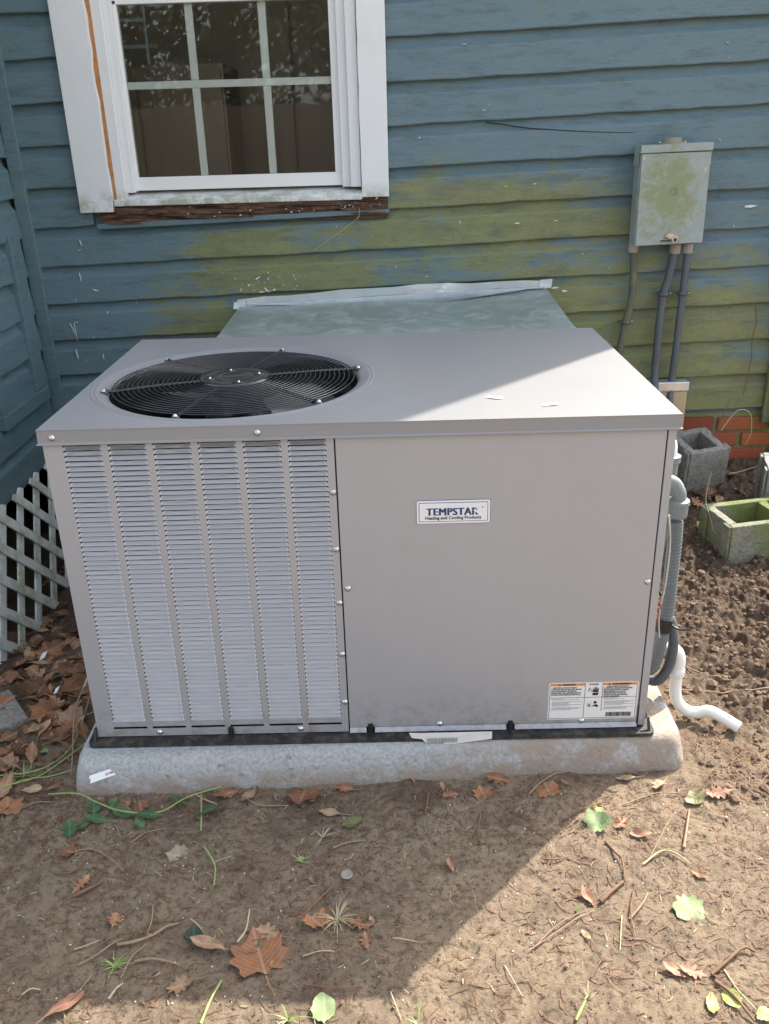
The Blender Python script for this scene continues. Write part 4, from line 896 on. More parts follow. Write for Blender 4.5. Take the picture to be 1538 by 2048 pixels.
def put_leaf(x, y, kind, size, mat, label, group=None, rot=None, tilt=12, curl=.5, dz=.003, name='fallen_leaf', cat='leaf', seed=None, me=None):
    o = bpy.data.objects.new(name, me or leafmesh(kind, size, mat, seed if seed is not None else rl.randrange(9999), curl)); C.objects.link(o)
    e = .02; nx_ = float(gz(x-e, y)-gz(x+e, y))/(2*e); ny_ = float(gz(x, y-e)-gz(x, y+e))/(2*e)
    o.rotation_euler = (R(rl.uniform(-tilt, tilt))-math.atan(ny_)*1.0, R(rl.uniform(-tilt, tilt))+math.atan(nx_), R(rot if rot is not None else rl.uniform(0, 360)))
    e = max(size*.3, .008); zc = max(float(gz(x, y)), *(float(gz(x+a, y+b_))-.3*e for a, b_ in ((e, 0), (-e, 0), (0, e), (0, -e))))
    o.location = (x, y, zc+dz)
    return tag(o, label, cat, group)
FL = [
 (.430, -.500, 'syc', .112, 'leaf_brown', 'largest flat brown sycamore leaf on the dirt in front', 20, .25),
 (.440, -.452, 'oak', .055, 'leaf_brown', 'brown leaf overlapping the top of the largest sycamore leaf', 70, .3),
 (.471, -.100, 'syc', .078, 'leaf_brown', 'orange brown sycamore leaf leaning up near the pad front', 170, .7),
 (.306, -.098, 'oak', .066, 'leaf_brown', 'brown leaf propped against the pad right of the green sprig', 110, .9),
 (.354, -.100, 'oval', .056, 'leaf_brown', 'narrow curled brown leaf against the pad front', 150, 1.),
 (.524, -.428, 'syc', .056, 'leaf_brown', 'brown leaf left of the dry grass tuft', 40, .6),
 (.603, -.436, 'oak', .056, 'leaf_brown', 'brown leaf right of the dry grass tuft', 250, .5),
 (.618, -.474, 'oak', .042, 'leaf_brown', 'small brown leaf below the dry grass tuft at its right', 10, .6),
 (.336, -.484, 'oval', .072, 'leaf_brown', 'elliptical reddish brown leaf between the twigs and the largest leaf', 80, .5),
 (.306, -.559, 'oak', .058, 'leaf_brown', 'ragged brown leaf near the bottom edge by the grass', 100, .7),
 (.151, -.422, 'oak', .048, 'leaf_brown', 'small upright brown leaf above the forked twig at left', 5, .4),
 (.011, -.250, 'syc', .048, 'leaf_brown', 'brown leaf left of the arched tan twig', 60, .6),
 (.062, -.335, 'oak', .048, 'leaf_brown', 'brown leaf behind the thick brown stub of stick', 330, .7),
 (.534, -.152, 'oval', .056, 'leaf_tan', 'pale tan elliptical leaf above the olive one', 75, .5),
 (.582, -.186, 'wide', .050, 'leaf_olive', 'olive green oval leaf with its stalk by the uprooted grass', 290, .4),
 (.235, -.266, 'syc', .052, 'leaf_grey', 'flat grey tan leaf right of the arched twig', 80, .2),
 (-.165, -.126, 'syc', .075, 'leaf_brown', 'large brown leaf cut by the left edge below the litter', 20, .5),
 (.119, -.592, 'oval', .072, 'leaf_pink', 'long pinkish tan leaf at the bottom left', 315, .5),
 (.549, -.603, 'wide', .060, 'leaf_pale', 'pale green heart shaped leaf at the bottom edge', 5, .4),
 (.305, -.457, 'wide', .045, 'leaf_dark', 'blackish green leaf lying above the twigs at left', 10, .3),
 (.094, -.122, 'oak', .036, 'leaf_brown', 'orange brown leaf behind the green sprig, the left of two', 10, .6),
 (.123, -.126, 'syc', .040, 'leaf_brown', 'orange brown leaf behind the green sprig, the right of two', 200, .6),
 (.510, -.334, 'oval', .024, 'leaf_brown', 'tiny curled brown leaf left of the clear plastic disc', 30, .8),
 (.562, -.083, 'oak', .050, 'leaf_brown', 'brown leaf close to the pad above the tan leaf', 80, .6),
 (-.162, .069, 'wide', .038, 'leaf_pale', 'pale green leaf lying in the brown litter at left', 70, .6),
 (.484, -.276, 'oval', .018, 'leaf_tan', 'tiny tan leaf chip below the uprooted grass blades', 70, .6),
 (.902, -.066, 'oak', .070, 'leaf_brown', 'flat orange brown leaf just below the pad middle', 85, .3),
 (.862, -.111, 'syc', .046, 'leaf_brown', 'star shaped brown leaf below the flat orange brown one', 15, .4),
 (1.004, -.099, 'syc', .056, 'leaf_brown', 'brown leaf under the start of the arched root', 190, .4),
 (1.047, -.082, 'oak', .032, 'leaf_brown', 'small brown leaf inside the arch of the root', 40, .5),
 (.778, -.310, 'oval', .034, 'leaf_brown', 'lone curled brown leaf in the middle of the shaded dirt', 20, .8),
 (.792, -.117, 'oak', .040, 'leaf_brown', 'curled brown leaf left of the star shaped one', 95, .8),
 (1.086, -.212, 'tulip', .066, 'leaf_pale', 'fresh pale green crumpled leaf at the sun edge', 150, .9),
 (1.139, -.201, 'oak', .048, 'leaf_brown', 'curled rusty leaf right of the fresh green leaf', 130, .9),
 (1.171, -.231, 'oval', .046, 'leaf_pink', 'rolled pinkish leaf casting a dark shadow in the sun', 80, 1.),
 (1.210, -.408, 'tulip', .074, 'leaf_pale', 'large pale green lobed leaf alone on the sunlit sand', 5, .4),
 (1.312, -.129, 'wide', .050, 'leaf_olive', 'dull olive leaf at the pad corner debris', 120, .6),
 (1.368, -.119, 'oak', .060, 'leaf_pink', 'pinkish tan crumpled leaf right of the olive leaf', 95, .8),
 (1.257, -.338, 'oval', .036, 'leaf_brown', 'small brown leaf with a stalk above the pale lobed leaf', 50, .7),
 (1.027, -.391, 'oval', .044, 'leaf_pink', 'curled pinkish leaf beside the thick brown twig', 30, 1.),
 (1.009, -.474, 'oval', .026, 'leaf_tan', 'tiny tan leaf right of the pine needles', 30, .5),
 (1.143, -.548, 'oval', .046, 'leaf_pink', 'long reddish leaf near the bottom right, left of two', 60, .6),
 (1.172, -.549, 'oak', .050, 'leaf_pink', 'long reddish leaf near the bottom right, right of two', 75, .7),
 (1.187, -.607, 'oval', .050, 'leaf_yellow', 'pale yellow green leaf at the bottom right by the dark twig', 165, .5),
 (1.222, -.600, 'wide', .042, 'leaf_yellow', 'broad light green leaf right of the pale yellow one', 200, .5),
 (1.263, -.629, 'wide', .034, 'leaf_yellow', 'yellow leaf in the bottom right corner', 120, .4),
 (1.181, -.068, 'oval', .042, 'leaf_tan', 'curled tan leaf below the right end of the pad', 80, .9),
 (1.251, -.091, 'oak', .050, 'leaf_tan', 'crumpled tan leaf among roots by the pad corner', 140, .9),
 (.627, -.432, 'oval', .024, 'leaf_brown', 'tiny brown leaf just right of the grass tuft leaf', 20, .6),
 (.712, -.060, 'oval', .024, 'leaf_brown', 'tiny orange leaf below the torn paper', 20, .6),
 (.777, -.080, 'oval', .028, 'leaf_brown', 'small brown leaf with a bent straw near the pad', 10, .6),
 (1.100, -.177, 'oak', .040, 'leaf_yellow', 'small yellow green sprig leaf above the fresh green leaf', 200, .8),
 (-.235, .015, 'syc', .085, 'leaf_brown', 'broad brown leaf low in the litter at the left edge', 40, .5),
 (-.275, .33, 'syc', .12, 'leaf_brown', 'biggest brown leaf in the litter above the paver', 250, .5),
 (-.145, .13, 'syc', .085, 'leaf_litter', 'large dull brown leaf beside the pad corner litter', 120, .3),
 (-.205, .145, 'wide', .060, 'leaf_tan', 'tan folded leaf in the litter below the paver', 150, .8),
]
for x, y, kd, s_, mt, lb, ro, cu in FL: put_leaf(x, y, kd, s_, mt, lb, rot=ro, curl=cu*1.5, tilt=14)
# green sprig of lobed leaves lying by the pad's left corner
sp = thing('green_sprig', (.05, -.15, -.08), 'cut vine sprig with glossy dark green leaves before the pad corner', 'vine')
for i, (x, y, s_, kd) in enumerate([(-.007, -.192, .050, 'holly'), (.024, -.128, .042, 'holly'), (.064, -.125, .034, 'holly'), (.042, -.165, .060, 'oval'), (.098, -.155, .058, 'oval'), (.155, -.164, .058, 'oval'), (.136, -.180, .032, 'wide'), (.205, -.113, .052, 'oval'), (.274, -.152, .062, 'wide'), (.015, -.185, .045, 'oval')]):
    me = leafmesh(kd if kd != 'holly' else 'holly', s_, 'leaf_green', 50+i, .5); o = bpy.data.objects.new('sprig_leaf', me); C.objects.link(o); o.parent = sp
    p = gp(x, y, .007+.003*(i % 3)); o.location = p-sp.location; o.rotation_euler = (R(rl.uniform(-22, 22)), R(rl.uniform(-20, 20)), R((20, 10, 350, 75, 80, 100, 30, 60, 95, 140)[i]))
put('sprig_stem', MB().tube(sm_path([gp(x, y, z) for x, y, z in ((-.09, -.085, .01), (-.02, -.100, .02), (.026, -.124, .022), (.092, -.157, .016), (.17, -.155, .01), (.22, -.105, .012), (.29, -.075, .010))], 5), .0017, 6), 'stem_green', sp)
put('sprig_stem', MB().tube(sm_path([gp(.25, -.10, .01), gp(.262, -.16, .008), gp(.268, -.20, .006)], 4), .0017, 5), 'stem_green', sp)
# litter on the left, and some by the blocks
protos = [leafmesh(k_, s_, m_, 100+i, c_) for i, (k_, s_, m_, c_) in enumerate([('syc', .08, 'leaf_litter', .9), ('oval', .07, 'leaf_brown', 1.1), ('oak', .075, 'leaf_litter', .6), ('oak', .06, 'leaf_brown', .9), ('oval', .06, 'leaf_litter', .6), ('wide', .06, 'leaf_litter', 1.2), ('oak', .055, 'leaf_litter', 1.0), ('oval', .05, 'leaf_tan', .8), ('wide', .05, 'leaf_litter', .7), ('syc', .095, 'leaf_brown', .9)])]
PL = ['large dull sycamore leaf', 'plain oval rusty brown leaf', 'dull lobed oak leaf', 'curled bright brown oak leaf', 'dull narrow oval leaf', 'broad dull curled leaf', 'small dull oak leaf', 'small curled tan leaf', 'rounded dull brown leaf', 'biggest bright brown leaf']
n = 0
while n < 215:
    x = rl.uniform(-.62, .0); y = rl.uniform(-.10, 1.45)
    if x > -.07+.0*y or y < -.1: continue
    vis = -.02-.36*max(0, y-.0)
    if x > vis+.12 or (x < -.34 and y < .3): continue
    dn = float(vn(np.array(x*6+3), np.array(y*5+1)))+.5
    if dn < .36 and y > .25: continue
    pi = rl.randrange(len(protos)); zone = 'at the foot of the white lattice' if y > .85 else 'between the lattice and the paver' if y > .42 else 'around the paver left of the unit' if y > .12 else 'beside the pad left corner'
    put_leaf(x, y, 'x', .06, '', PL[pi]+' in the litter '+zone, 'leaf litter left of the unit', tilt=20, dz=rl.uniform(-.006, .012), me=protos[pi]); n += 1
for i in range(46):
    x = rl.uniform(1.62, 2.12); y = rl.uniform(1.08, 1.62)
    pi = rl.randrange(len(protos)); put_leaf(x, y, 'x', .06, '', PL[pi]+(' on the dirt just before the brick base' if y > 1.35 else ' on the dirt around the cinder blocks'), 'dry leaves around the cinder blocks', tilt=20, dz=rl.uniform(.002, .012), me=protos[pi])

# ------------------------------------------------------------------ twigs
TW = [
 ([(0.025,-0.25),(0.057,-0.25),(0.091,-0.266),(0.119,-0.29),(0.137,-0.306)], .0018, 'twig_tan', 'arched tan twig on the dirt left of the grey leaf'),
 ([(0.058,-0.363),(0.08,-0.348),(0.104,-0.331)], .0042, 'twig_brown', 'short thick brown stick stub at the left'),
 ([(0.002,-0.309),(0.028,-0.312),(0.046,-0.298),(0.052,-0.275)], .0026, 'twig_brown', 'curved dark brown root above the stick stub'),
 ([(0.284,-0.247),(0.299,-0.271),(0.318,-0.305),(0.323,-0.346)], .0022, 'stem_green', 'greenish twig running down from the sprig'),
 ([(0.31,-0.288),(0.343,-0.276)], .0012, 'straw', 'short straw beside the greenish twig'),
 ([(0.174,-0.479),(0.204,-0.476),(0.233,-0.461),(0.252,-0.442),(0.273,-0.431)], .0034, 'twig_tan', 'thickest bent tan twig by the green grass tuft'),
 ([(0.212,-0.509),(0.24,-0.51),(0.269,-0.515),(0.293,-0.521)], .0030, 'twig_tan', 'knobbly pinkish twig below the thickest bent one'),
 ([(0.194,-0.539),(0.206,-0.504),(0.223,-0.477)], .0018, 'twig_tan', 'slanting tan twig crossing the green grass tuft'),
 ([(0.114,-0.515),(0.14,-0.497),(0.166,-0.473),(0.178,-0.466)], .0020, 'twig_tan', 'tan twig leading to the thickest bent one'),
 ([(0.186,-0.581),(0.196,-0.564),(0.205,-0.555)], .0022, 'straw', 'short pale stalk under the green grass tuft'),
 ([(0.216,-0.391),(0.221,-0.421),(0.222,-0.466)], .0017, 'twig_tan', 'upright thin stalk above the thickest bent twig'),
 ([(0.385,-0.473),(0.398,-0.451),(0.4,-0.407)], .0022, 'straw', 'pale straw standing over the largest leaf'),
 ([(0.548,-0.353),(0.51,-0.404),(0.473,-0.441)], .0014, 'twig_red', 'long rusty pine needle above the dry grass tuft'),
 ([(0.506,-0.499),(0.536,-0.495),(0.563,-0.492)], .0014, 'straw', 'straw lying below the dry grass tuft'),
 ([(0.518,-0.559),(0.563,-0.569),(0.615,-0.568)], .0013, 'twig_red', 'thin rusty needle near the bottom middle'),
 ([(0.142,-0.533),(0.134,-0.563),(0.114,-0.596)], .0014, 'twig_tan', 'thin twig beside the long pinkish leaf'),
 ([(0.291,-0.422),(0.307,-0.434),(0.326,-0.457)], .0015, 'straw', 'bent straw over the blackish green leaf'),
 ([(0.35,-0.63),(0.36,-0.592),(0.371,-0.553)], .0028, 'stem_green', 'thick fresh green stalk at the bottom edge left of middle'),
 ([(-0.144,-0.134),(-0.109,-0.108),(-0.073,-0.105)], .0018, 'twig_tan', 'tan twig near the left edge above the brown leaf'),
 ([(0.128,-0.23),(0.156,-0.211),(0.192,-0.193)], .0018, 'twig_tan', 'tan twig below the green sprig'),
 ([(0.338,-0.101),(0.382,-0.134),(0.438,-0.128)], .0021, 'twig_tan', 'tan stem curving before the orange brown sycamore leaf'),
 ([(0.233,-0.088),(0.261,-0.114),(0.291,-0.123)], .0018, 'straw', 'pale stem right of the green sprig'),
 ([(0.545,-0.252),(0.576,-0.244),(0.611,-0.236)], .0026, 'twig_tan', 'tan stick below the olive leaf'),
 ([(0.034,-0.568),(0.049,-0.561),(0.064,-0.562)], .0018, 'straw', 'short straw near the bottom left corner'),
 ([(0.095,-0.48),(0.119,-0.472),(0.135,-0.463)], .0014, 'straw', 'thin straw left of the tan twigs'),
 ([(0.96,-0.11),(0.993,-0.079),(1.045,-0.046),(1.106,-0.031),(1.163,-0.034),(1.213,-0.053)], .0022, 'twig_tan', 'long arched tan root along the pad front at right'),
 ([(1.092,-0.257),(1.107,-0.291),(1.113,-0.305),(1.108,-0.356)], .0028, 'twig_brown', 'dark twig running down from the fresh green leaf'),
 ([(1.051,-0.404),(1.077,-0.383),(1.103,-0.356)], .0045, 'twig_brown', 'thick brown twig end in the sunlit sand'),
 ([(0.901,-0.506),(0.957,-0.47),(0.999,-0.443),(1.035,-0.418)], .0013, 'twig_tan', 'long pine needle in the sun, the lower of the pair'),
 ([(0.905,-0.502),(0.950,-0.462),(0.985,-0.44),(1.025,-0.42)], .0013, 'twig_tan', 'long pine needle in the sun, the upper of the pair'),
 ([(1.154,-0.313),(1.196,-0.28),(1.225,-0.288),(1.246,-0.31)], .0020, 'straw', 'bent pale stalk in the sun right of the dark twig'),
 ([(1.172,-0.293),(1.218,-0.225),(1.246,-0.181)], .0014, 'twig_tan', 'thin stem slanting up beside the bent pale stalk'),
 ([(1.118,-0.375),(1.099,-0.423),(1.093,-0.479)], .0022, 'twig_brown', 'brown stem curving below the thick brown twig'),
 ([(1.094,-0.44),(1.125,-0.412),(1.145,-0.382)], .0024, 'twig_tan', 'forked tan stem crossing the curving brown one'),
 ([(1.08,-0.44),(1.062,-0.505)], .0014, 'straw', 'straight pale straw left of the curving brown stem'),
 ([(0.855,-0.532),(0.867,-0.557),(0.88,-0.587)], .0013, 'straw', 'thin straw in the sun near the bottom middle'),
 ([(1.205,-0.554),(1.236,-0.53),(1.276,-0.504),(1.296,-0.51)], .0034, 'twig_brown', 'dark knobbly twig at the right edge'),
 ([(1.206,-0.564),(1.224,-0.598),(1.242,-0.64)], .0030, 'twig_brown', 'dark branch running down to the bottom right corner'),
 ([(1.228,-0.545),(1.236,-0.589),(1.253,-0.622)], .0018, 'straw', 'pale stem beside the dark branch in the corner'),
 ([(1.0,-0.56),(1.017,-0.535),(1.031,-0.52)], .0018, 'twig_brown', 'small hooked brown twig near the bottom'),
 ([(0.944,-0.217),(0.981,-0.25)], .0015, 'twig_brown', 'short dark twig across the shadow edge'),
 ([(0.958,-0.294),(0.982,-0.302),(1.017,-0.294)], .0018, 'twig_brown', 'short brown twig just inside the sunlight'),
 ([(0.851,-0.17),(0.839,-0.229),(0.844,-0.264)], .0022, 'twig_brown', 'dark root lying upright in the shaded dirt'),
 ([(0.745,-0.104),(0.736,-0.167)], .0022, 'twig_red', 'short rusty twig below the torn paper'),
 ([(0.956,-0.641),(0.973,-0.617),(0.987,-0.594)], .0028, 'stem_green', 'thick green stalk at the bottom edge right of middle'),
 ([(0.66,-0.577),(0.669,-0.606),(0.679,-0.629)], .0013, 'straw', 'thin straw at the lower end of the shadow'),
 ([(1.024,-0.19),(1.073,-0.161),(1.134,-0.132)], .0020, 'twig_brown', 'brown root slanting across the shadow edge below the pad'),
 ([(1.155,-0.148),(1.202,-0.126),(1.243,-0.119),(1.305,-0.117)], .0017, 'twig_tan', 'thin tan vine running to the olive leaf'),
 ([(1.246,-0.268),(1.272,-0.212),(1.291,-0.16)], .0034, 'twig_tan', 'thick pale brown twig below the olive leaf'),
 ([(0.665,-0.468),(0.684,-0.475),(0.707,-0.481)], .0017, 'straw', 'fat straw chip in the shaded dirt'),
 ([(1.40,.43),(1.46,.36),(1.53,.30)], .0030, 'twig_tan', 'bent tan stick in the dug dirt beside the conduit'),
 ([(1.37,.27),(1.50,.235),(1.62,.25),(1.72,.26)], .0022, 'twig_tan', 'long thin root lying across the dug dirt'),
]
rt_ = random.Random(31)
for pts, r, mt, lb in TW:
    n = len(pts); P = []
    for i, (x, y) in enumerate(pts): P.append(gp(x+rt_.uniform(-.0015, .0015), y+rt_.uniform(-.0015, .0015), r+.001+(.004 if 0 < i < n-1 else .001)))
    P = sm_path(P, 5); P = [Vector((p.x, p.y, max(p.z, float(gz(p.x, p.y))+r*.6))) for p in P]
    m_ = len(P); o = put('twig', MB().tube(P, [r*(1-.45*i/m_)*(1+rt_.uniform(-.18, .18)) for i in range(m_)], 6), mt); tag(o, lb, 'twig')
# trailing vines at the left
for i, (pts, lb) in enumerate([
  ([(-.26, -.02), (-.154, -.018), (-.107, .034), (-.092, .1), (-.099, .202), (-.12, .302)], 'thin green vine bending up beside the pad corner'),
  ([(-.25, -.09), (-.156, -.044), (-.112, -.019), (-.058, -.003)], 'thin green vine reaching the left end of the pad'),
  ([(-.28, -.05), (-.2, -.06), (-.14, -.02), (-.08, .05), (-.05, .09)], 'thin green vine crossing the other vine near the pad corner')]):
    v = put('trailing_vine', MB().tube(sm_path([gp(x, y, .010+.006*math.sin(j*2.1)) for j, (x, y) in enumerate(pts)], 6), .0016, 6), 'stem_green'); tag(v, lb, 'vine')
wd_ = thing('dry_weed', (-.07, .12, -.08), 'pale dry weed stalk leaning up against the unit left corner', 'weed')
put('stalk', MB().tube(sm_path([gp(-.060, -.02, .01), (-.075, .05, -.045), (-.085, .12, .0), (-.065, .15, .045), (-.045, .16, .075)], 5), .0017, 6), 'twig_tan', wd_)
put('tip', MB().tube([(-.066, .15, .043), (-.056, .155, .062), (-.044, .16, .088)], [.003, .004, .001], 6), 'straw', wd_)
for i, (pts, lb) in enumerate([
  ([(1.90, 1.50, -.03), (1.895, 1.55, .08), (1.93, 1.58, .20), (1.965, 1.60, .285)], 'thin black dead stem in front of the bricks'),
  ([(1.93, 1.56, .17), (1.98, 1.56, .245), (2.03, 1.56, .235), (2.045, 1.56, .16), (2.03, 1.56, .11)], 'pale arching tendril in front of the bricks'),
  ([(1.74, .98, -.04), (1.725, 1.02, .04), (1.71, 1.05, .10), (1.712, 1.05, .17), (1.715, 1.05, .20)], 'yellow weed stalk rising behind the mossy block'),
  ([(1.60, 1.02, -.05), (1.585, 1.03, .05), (1.565, 1.03, .14)], 'thin grey weed stalk left of the yellow one'),
  ([(1.87, .80, .11), (1.82, .78, .05), (1.78, .77, -.02)], 'thin dark weed stem against the mossy block face'),
  ([(2.02, 1.62, .62), (2.035, 1.63, .56), (2.03, 1.635, .50), (2.04, 1.64, .42), (2.03, 1.64, .32), (2.03, 1.64, .27)], 'thin dead creeper stem climbing the siding at right'),
  ([(2.07, 1.63, .95), (2.085, 1.632, .86), (2.06, 1.632, .72), (2.09, 1.634, .60), (2.085, 1.634, .5)], 'dry creeper stem at the right edge of the siding'),
  ([(1.88, 1.48, .07), (1.96, 1.50, .02), (2.05, 1.52, .03), (2.1, 1.5, .06)], 'long pale runner over the leaves below the bricks')]):
    P = sm_path(pts, 6); m_ = len(P); tag(put('dead_stem', MB().tube(P, [.0022*(1-.5*j/m_) for j in range(m_)], 6), 'twig_brown' if i in (0, 5, 6, 4) else 'straw'), lb, 'stem')
tag(put('wall_tendril', MB().tube(sm_path([(.42, 1.640, .86), (.46, 1.638, .885), (.51, 1.638, .915), (.56, 1.636, .95), (.585, 1.634, .97), (.59, 1.636, 1.0)], 5), .0011, 5), 'straw'), 'thin pale tendril hanging from the window sill corner', 'stem')
# grass tufts
def tuft(x, y, n, L, mat, label, seed, lean=1., cat='grass'):
    r_ = random.Random(seed); t_ = thing('grass_tuft', gp(x, y), label, cat)
    for i in range(n):
        a = r_.uniform(0, 6.28); l_ = L*r_.uniform(.5, 1.1); ww_ = r_.uniform(.0009, .0018); d = Vector((math.cos(a), math.sin(a), 0)); s_ = Vector((-d.y, d.x, 0))
        lx = r_.uniform(.5, 1)*lean; pts = [gp(x, y, -.002)+d*(l_*lx*u)+Vector((0, 0, l_*(1.15-.9*lx)*u-l_*.35*u*u+.004)) for u in (0, .33, .66, 1)]
        pts = [Vector((p.x, p.y, max(p.z, float(gz(p.x, p.y))+.001))) for p in pts]; vs = []
        for j, p in enumerate(pts): q_ = ww_*(1-.85*j/3); vs += [p-s_*q_, p+s_*q_]
        put('blade', MB().add(vs, [(0, 1, 3, 2), (2, 3, 5, 4), (4, 5, 7, 6)], True), mat if r_.random() < .75 else 'straw', t_)
tuft(.178, -.518, 22, .045, 'grass', 'small green grass tuft among the tan twigs at left', 1)
tuft(.562, -.425, 34, .060, 'straw', 'dry straw coloured grass tuft between two brown leaves', 2, .9)
tuft(.522, -.221, 16, .045, 'straw', 'uprooted clump of pale grass blades near the olive leaf', 3, .8)
tuft(.484, -.285, 7, .035, 'grass', 'tiny uprooted grass plant below the pale clump', 4, .9)
tuft(.492, -.622, 12, .06, 'grass', 'green grass blades at the bottom edge left of the heart leaf', 5, .7)
tuft(1.003, -.420, 8, .018, 'grass', 'tiny green weed beside the curled pinkish leaf', 6, .6)
tuft(.985, -.60, 7, .05, 'straw', 'sparse straw tuft by the green stalk at the bottom', 7, .7)
tuft(.705, -.635, 6, .05, 'grass', 'few grass blades at the bottom end of the shadow', 8, .7)
tuft(-.17, -.02, 16, .07, 'grass', 'low green weeds in the litter by the left edge', 9, .8)
# stuff: straw bits, crumbs, leaf fragments, roots, flecks
def scatter(n, fx, seed):
    r_ = random.Random(seed); o = []
    while len(o) < n:
        p = fx(r_)
        if -.05 < p[0] < 1.35 and -.085 < p[1] < .9: continue
        o.append(p)
    return o
b = MB(); r_ = random.Random(77)
for x, y in scatter(900, lambda r: (r.uniform(-.35, 1.5), r.uniform(-.70, -.06)) if r.random() < .72 else (r.uniform(1.3, 2.1), r.uniform(-.2, 1.4)), 5):
    if r_.random() > .35+.65*(float(vn(np.array(x*7), np.array(y*7)))+.5): continue
    a = r_.uniform(0, 3.14); l_ = r_.uniform(.003, .015); d = Vector((math.cos(a), math.sin(a), 0))*l_/2; s_ = Vector((-d.y, d.x, 0)).normalized()*r_.uniform(.0004, .0010)
    p0, p1 = gp(x-d.x, y-d.y, .0022), gp(x+d.x, y+d.y, .0022+r_.uniform(0, .002)); up = Vector((0, 0, .0008))
    b.add([p0-s_, p0+s_, p1+s_, p1-s_, p0+up, p1+up], [(0, 1, 4), (3, 2, 5), (0, 4, 5, 3), (1, 2, 5, 4)])
tag(put('straw_bits', b, 'straw', kind='stuff'), 'fine pale straw bits scattered over the dirt', 'straw')
b = MB()
for x, y in scatter(4200, lambda r: (r.uniform(-.35, 1.5), -.06-.64*r.random()**1.8) if r.random() < .7 else (r.uniform(-.5, -.05), r.uniform(-.1, 1.2)), 15):
    a = r_.uniform(0, 3.14); l_ = r_.uniform(.006, .040); d = Vector((math.cos(a), math.sin(a), 0))*l_/2; s_ = Vector((-d.y, d.x, 0)).normalized()*r_.uniform(.0005, .0012)
    p0, p1 = gp(x-d.x, y-d.y, .0015), gp(x+d.x, y+d.y, .0018); pm = gp(x+s_.x*4, y+s_.y*4, .003); up = Vector((0, 0, .0008))
    b.add([p0-s_, p0+s_, pm+s_, pm-s_, p1-s_, p1+s_], [(0, 1, 2, 3), (3, 2, 5, 4)])
tag(put('needle_litter', b, 'twig_brown', kind='stuff'), 'brown needle and rootlet litter over the shaded dirt', 'litter')
ico = [(0, 0, 1), (.89, 0, .45), (.28, .85, .45), (-.72, .53, .45), (-.72, -.53, .45), (.28, -.85, .45), (.72, .53, -.45), (-.28, .85, -.45), (-.89, 0, -.45), (-.28, -.85, -.45), (.72, -.53, -.45), (0, 0, -1)]
icf = [(0, 1, 2), (0, 2, 3), (0, 3, 4), (0, 4, 5), (0, 5, 1), (1, 6, 2), (2, 7, 3), (3, 8, 4), (4, 9, 5), (5, 10, 1), (6, 7, 2), (7, 8, 3), (8, 9, 4), (9, 10, 5), (10, 6, 1), (11, 7, 6), (11, 8, 7), (11, 9, 8), (11, 10, 9), (11, 6, 10)]
def dens(r):
    q = r.random()
    if q < .62: return (r.uniform(1.36, 2.15), r.uniform(-.15, 1.3))
    if q < .86: return (r.uniform(-.3, 1.5), r.uniform(-.70, -.06))
    return (r.uniform(-.6, -.05), r.uniform(-.1, 1.4))
b = MB()
for x, y in scatter(7500, dens, 25):
    dug = x > 1.36 and y > -.15; s_ = (.0014+.0075*r_.random()**2.2 if dug else r_.uniform(.0008, .0024))*(1 if r_.random() < .93 else 1.9)
    q = gp(x, y, s_*.25); b.add([(q.x+a*s_*r_.uniform(.7, 1.3), q.y+c_*s_*r_.uniform(.7, 1.3), q.z+d_*s_*.75*r_.uniform(.7, 1.3)) for a, c_, d_ in ico], icf)
tag(put('soil_crumbs', b, 'crumb', kind='stuff'), 'loose dark crumbs of dug soil', 'soil')
b = MB()
for x, y in scatter(1300, lambda r: (r.uniform(-.6, -.04), r.uniform(-.2, 1.4)) if r.random() < .55 else ((r.uniform(-.3, 1.4), r.uniform(-.68, -.06)) if r.random() < .6 else (r.uniform(1.6, 2.15), r.uniform(.9, 1.6))), 35):
    s_ = r_.uniform(.003, .010)*(1 if x < -.03 or x > 1.6 else .5); q = gp(x, y, .003); tl = Vector((r_.uniform(-.5, .5), r_.uniform(-.5, .5), 1)).normalized(); u_ = tl.orthogonal().normalized(); v_ = tl.cross(u_)
    pts = [q+(u_*math.cos(R(72*i+r_.uniform(-20, 20)))+v_*math.sin(R(72*i)))*s_*r_.uniform(.5, 1.2)+Vector((0, 0, s_*.3)) for i in range(5)]; b.add(pts, [(0, 1, 2, 3, 4)])
tag(put('leaf_fragments', b, 'leaf_litter', kind='stuff'), 'broken brown leaf fragments scattered on the ground', 'leaf litter')
b = MB()
for i in range(70):
    x = r_.gauss(1.415, .06); y = r_.gauss(-.02, .055); a = r_.uniform(0, 6.28); P = []
    for j in range(5): P.append(gp(x, y, .004+.006*r_.random())); a += r_.uniform(-.7, .7); x += .015*math.cos(a); y += .015*math.sin(a)
    if min(p.x for p in P) < 1.345 and max(p.y for p in P) > -.04: continue
    b.tube(P, .00065, 4, cap=False)
tag(put('fine_roots', b, 'root', kind='stuff'), 'tangle of fine orange roots beside the pad corner', 'roots')
b = MB()
for x, y in scatter(300, lambda r: (r.uniform(-.35, 1.5), r.uniform(-.70, -.06)) if r.random() < .7 else (r.uniform(-.55, -.05), r.uniform(0, 1.)), 45):
    s_ = r_.uniform(.0008, .0018); q = gp(x, y, s_*.8); b.add([(q.x+a*s_*r_.uniform(.6, 1.3), q.y+c_*s_, q.z+d_*s_*.7) for a, c_, d_ in ico], icf)
tag(put('white_flecks', b, 'fleck', kind='stuff'), 'tiny white paint flecks and grit on the dirt', 'flecks')
# clear plastic disc
q = gp(.576, -.325, .003)
cd = tag(put('plastic_disc', MB().lathe(q, [(.0115, 0), (.0122, .0012), (.0112, .0022), (.0085, .0012), (.0005, .0010)], 20), 'clear'), 'small clear plastic disc on the dirt', 'disc')
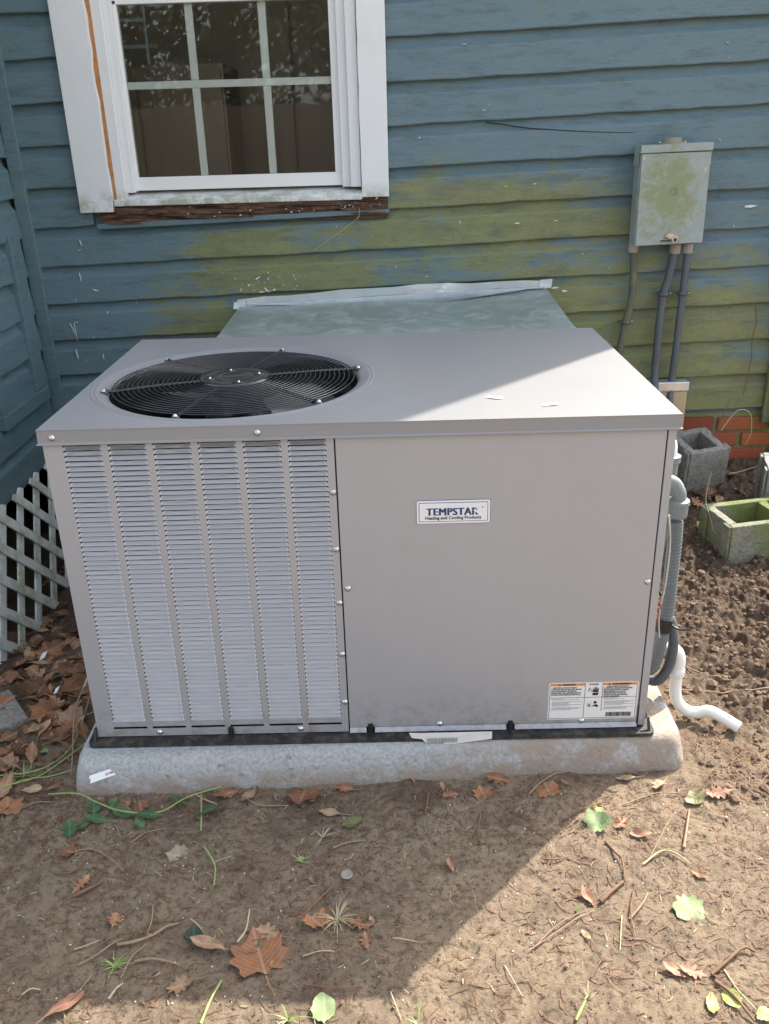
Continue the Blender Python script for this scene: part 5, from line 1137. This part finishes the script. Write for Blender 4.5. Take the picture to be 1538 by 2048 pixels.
# white wrapper scraps in the litter
for x, y, s_, lb in ((-.33, .53, .018, 'crumpled white scrap in the leaf litter near the lattice'), (-.205, .30, .012, 'tiny white scrap in the litter above the pad corner')):
    q = gp(x, y, .014); tag(put('paper_scrap', MB().prism([(q.x-s_*.3, q.y-s_, q.z), (q.x+s_*.5, q.y-s_*.6, q.z+.005), (q.x+s_*.4, q.y+s_, q.z+.008), (q.x-s_*.4, q.y+s_*.8, q.z+.002)], (0, 0, .003)), 'fleck'), lb, 'scrap')

# ------------------------------------------------------------------ trees standing behind the viewer, seen in the glass
def tree(x, y, h, label, seed):
    r_ = random.Random(seed); t_ = thing('garden_tree', (x, y, -.1), label, 'tree', 'trees across the yard')
    tr_ = MB().tube([(x, y, -.15), (x+.1, y, h*.3), (x-.05, y+.1, h*.75)], [.22, .15, .05], 10)
    for i in range(6): a = i*1.1; tr_.tube([(x, y, h*(.3+.06*i)), (x+1.3*math.cos(a), y+1.3*math.sin(a), h*(.5+.06*i))], [.07, .02], 6)
    put('trunk', tr_, 'bark', t_); b = MB()
    cl = [(r_.gauss(0, 1.3), r_.gauss(0, 1.0), h*r_.uniform(.05, .9)) for _ in range(60)]
    for i in range(11000):
        c_ = cl[i % 60]; p = Vector((x+c_[0]+r_.gauss(0, .36), y+c_[1]+r_.gauss(0, .36), max(.0, c_[2]+r_.gauss(0, .32)))); n_ = Vector((r_.gauss(0, 1), r_.gauss(0, 1), r_.gauss(0, 1))).normalized(); u_ = n_.orthogonal().normalized(); v_ = n_.cross(u_); s_ = r_.uniform(.05, .12)
        b.add([p-u_*s_, p-v_*s_*.6, p+u_*s_, p+v_*s_*.6], [(0, 1, 2, 3)])
    put('crown', b, 'tree', t_)
fen = thing('added_fence', (0, -12, -.1), 'brown board fence added across the yard for the window reflection', 'fence')  # unseen fence, added to give the glass a calm brown reflection
for i in range(90):
    x = -12+.27*i; put('plank', MB().box((x, -12.02+random.uniform(-.01, .01), -.1), (x+.255, -12.0, 1.75+random.uniform(-.02, .02))), 'bark', fen)
for z in (.2, 1.4): put('rail', MB().box((-12, -12.07, z), (12.3, -12.035, z+.09)), 'bark', fen)
for i, (x, y, h) in enumerate(((-6, -15, 5.5), (-2.6, -16, 6), (.6, -15, 5.2), (3.8, -16, 6), (7.2, -15, 5.5), (-9.5, -14, 5.5))): tree(x, y, h, ('second from the left of six dark leafy trees', 'third from the left of six dark leafy trees', 'fourth from the left of six dark leafy trees', 'tallest, fifth from the left of the dark leafy trees', 'rightmost of six dark leafy trees', 'leftmost of six dark leafy trees')[i]+' behind the added fence', i)
print('tris', sum(len(o.data.polygons) for o in C.objects if o.type == 'MESH'))
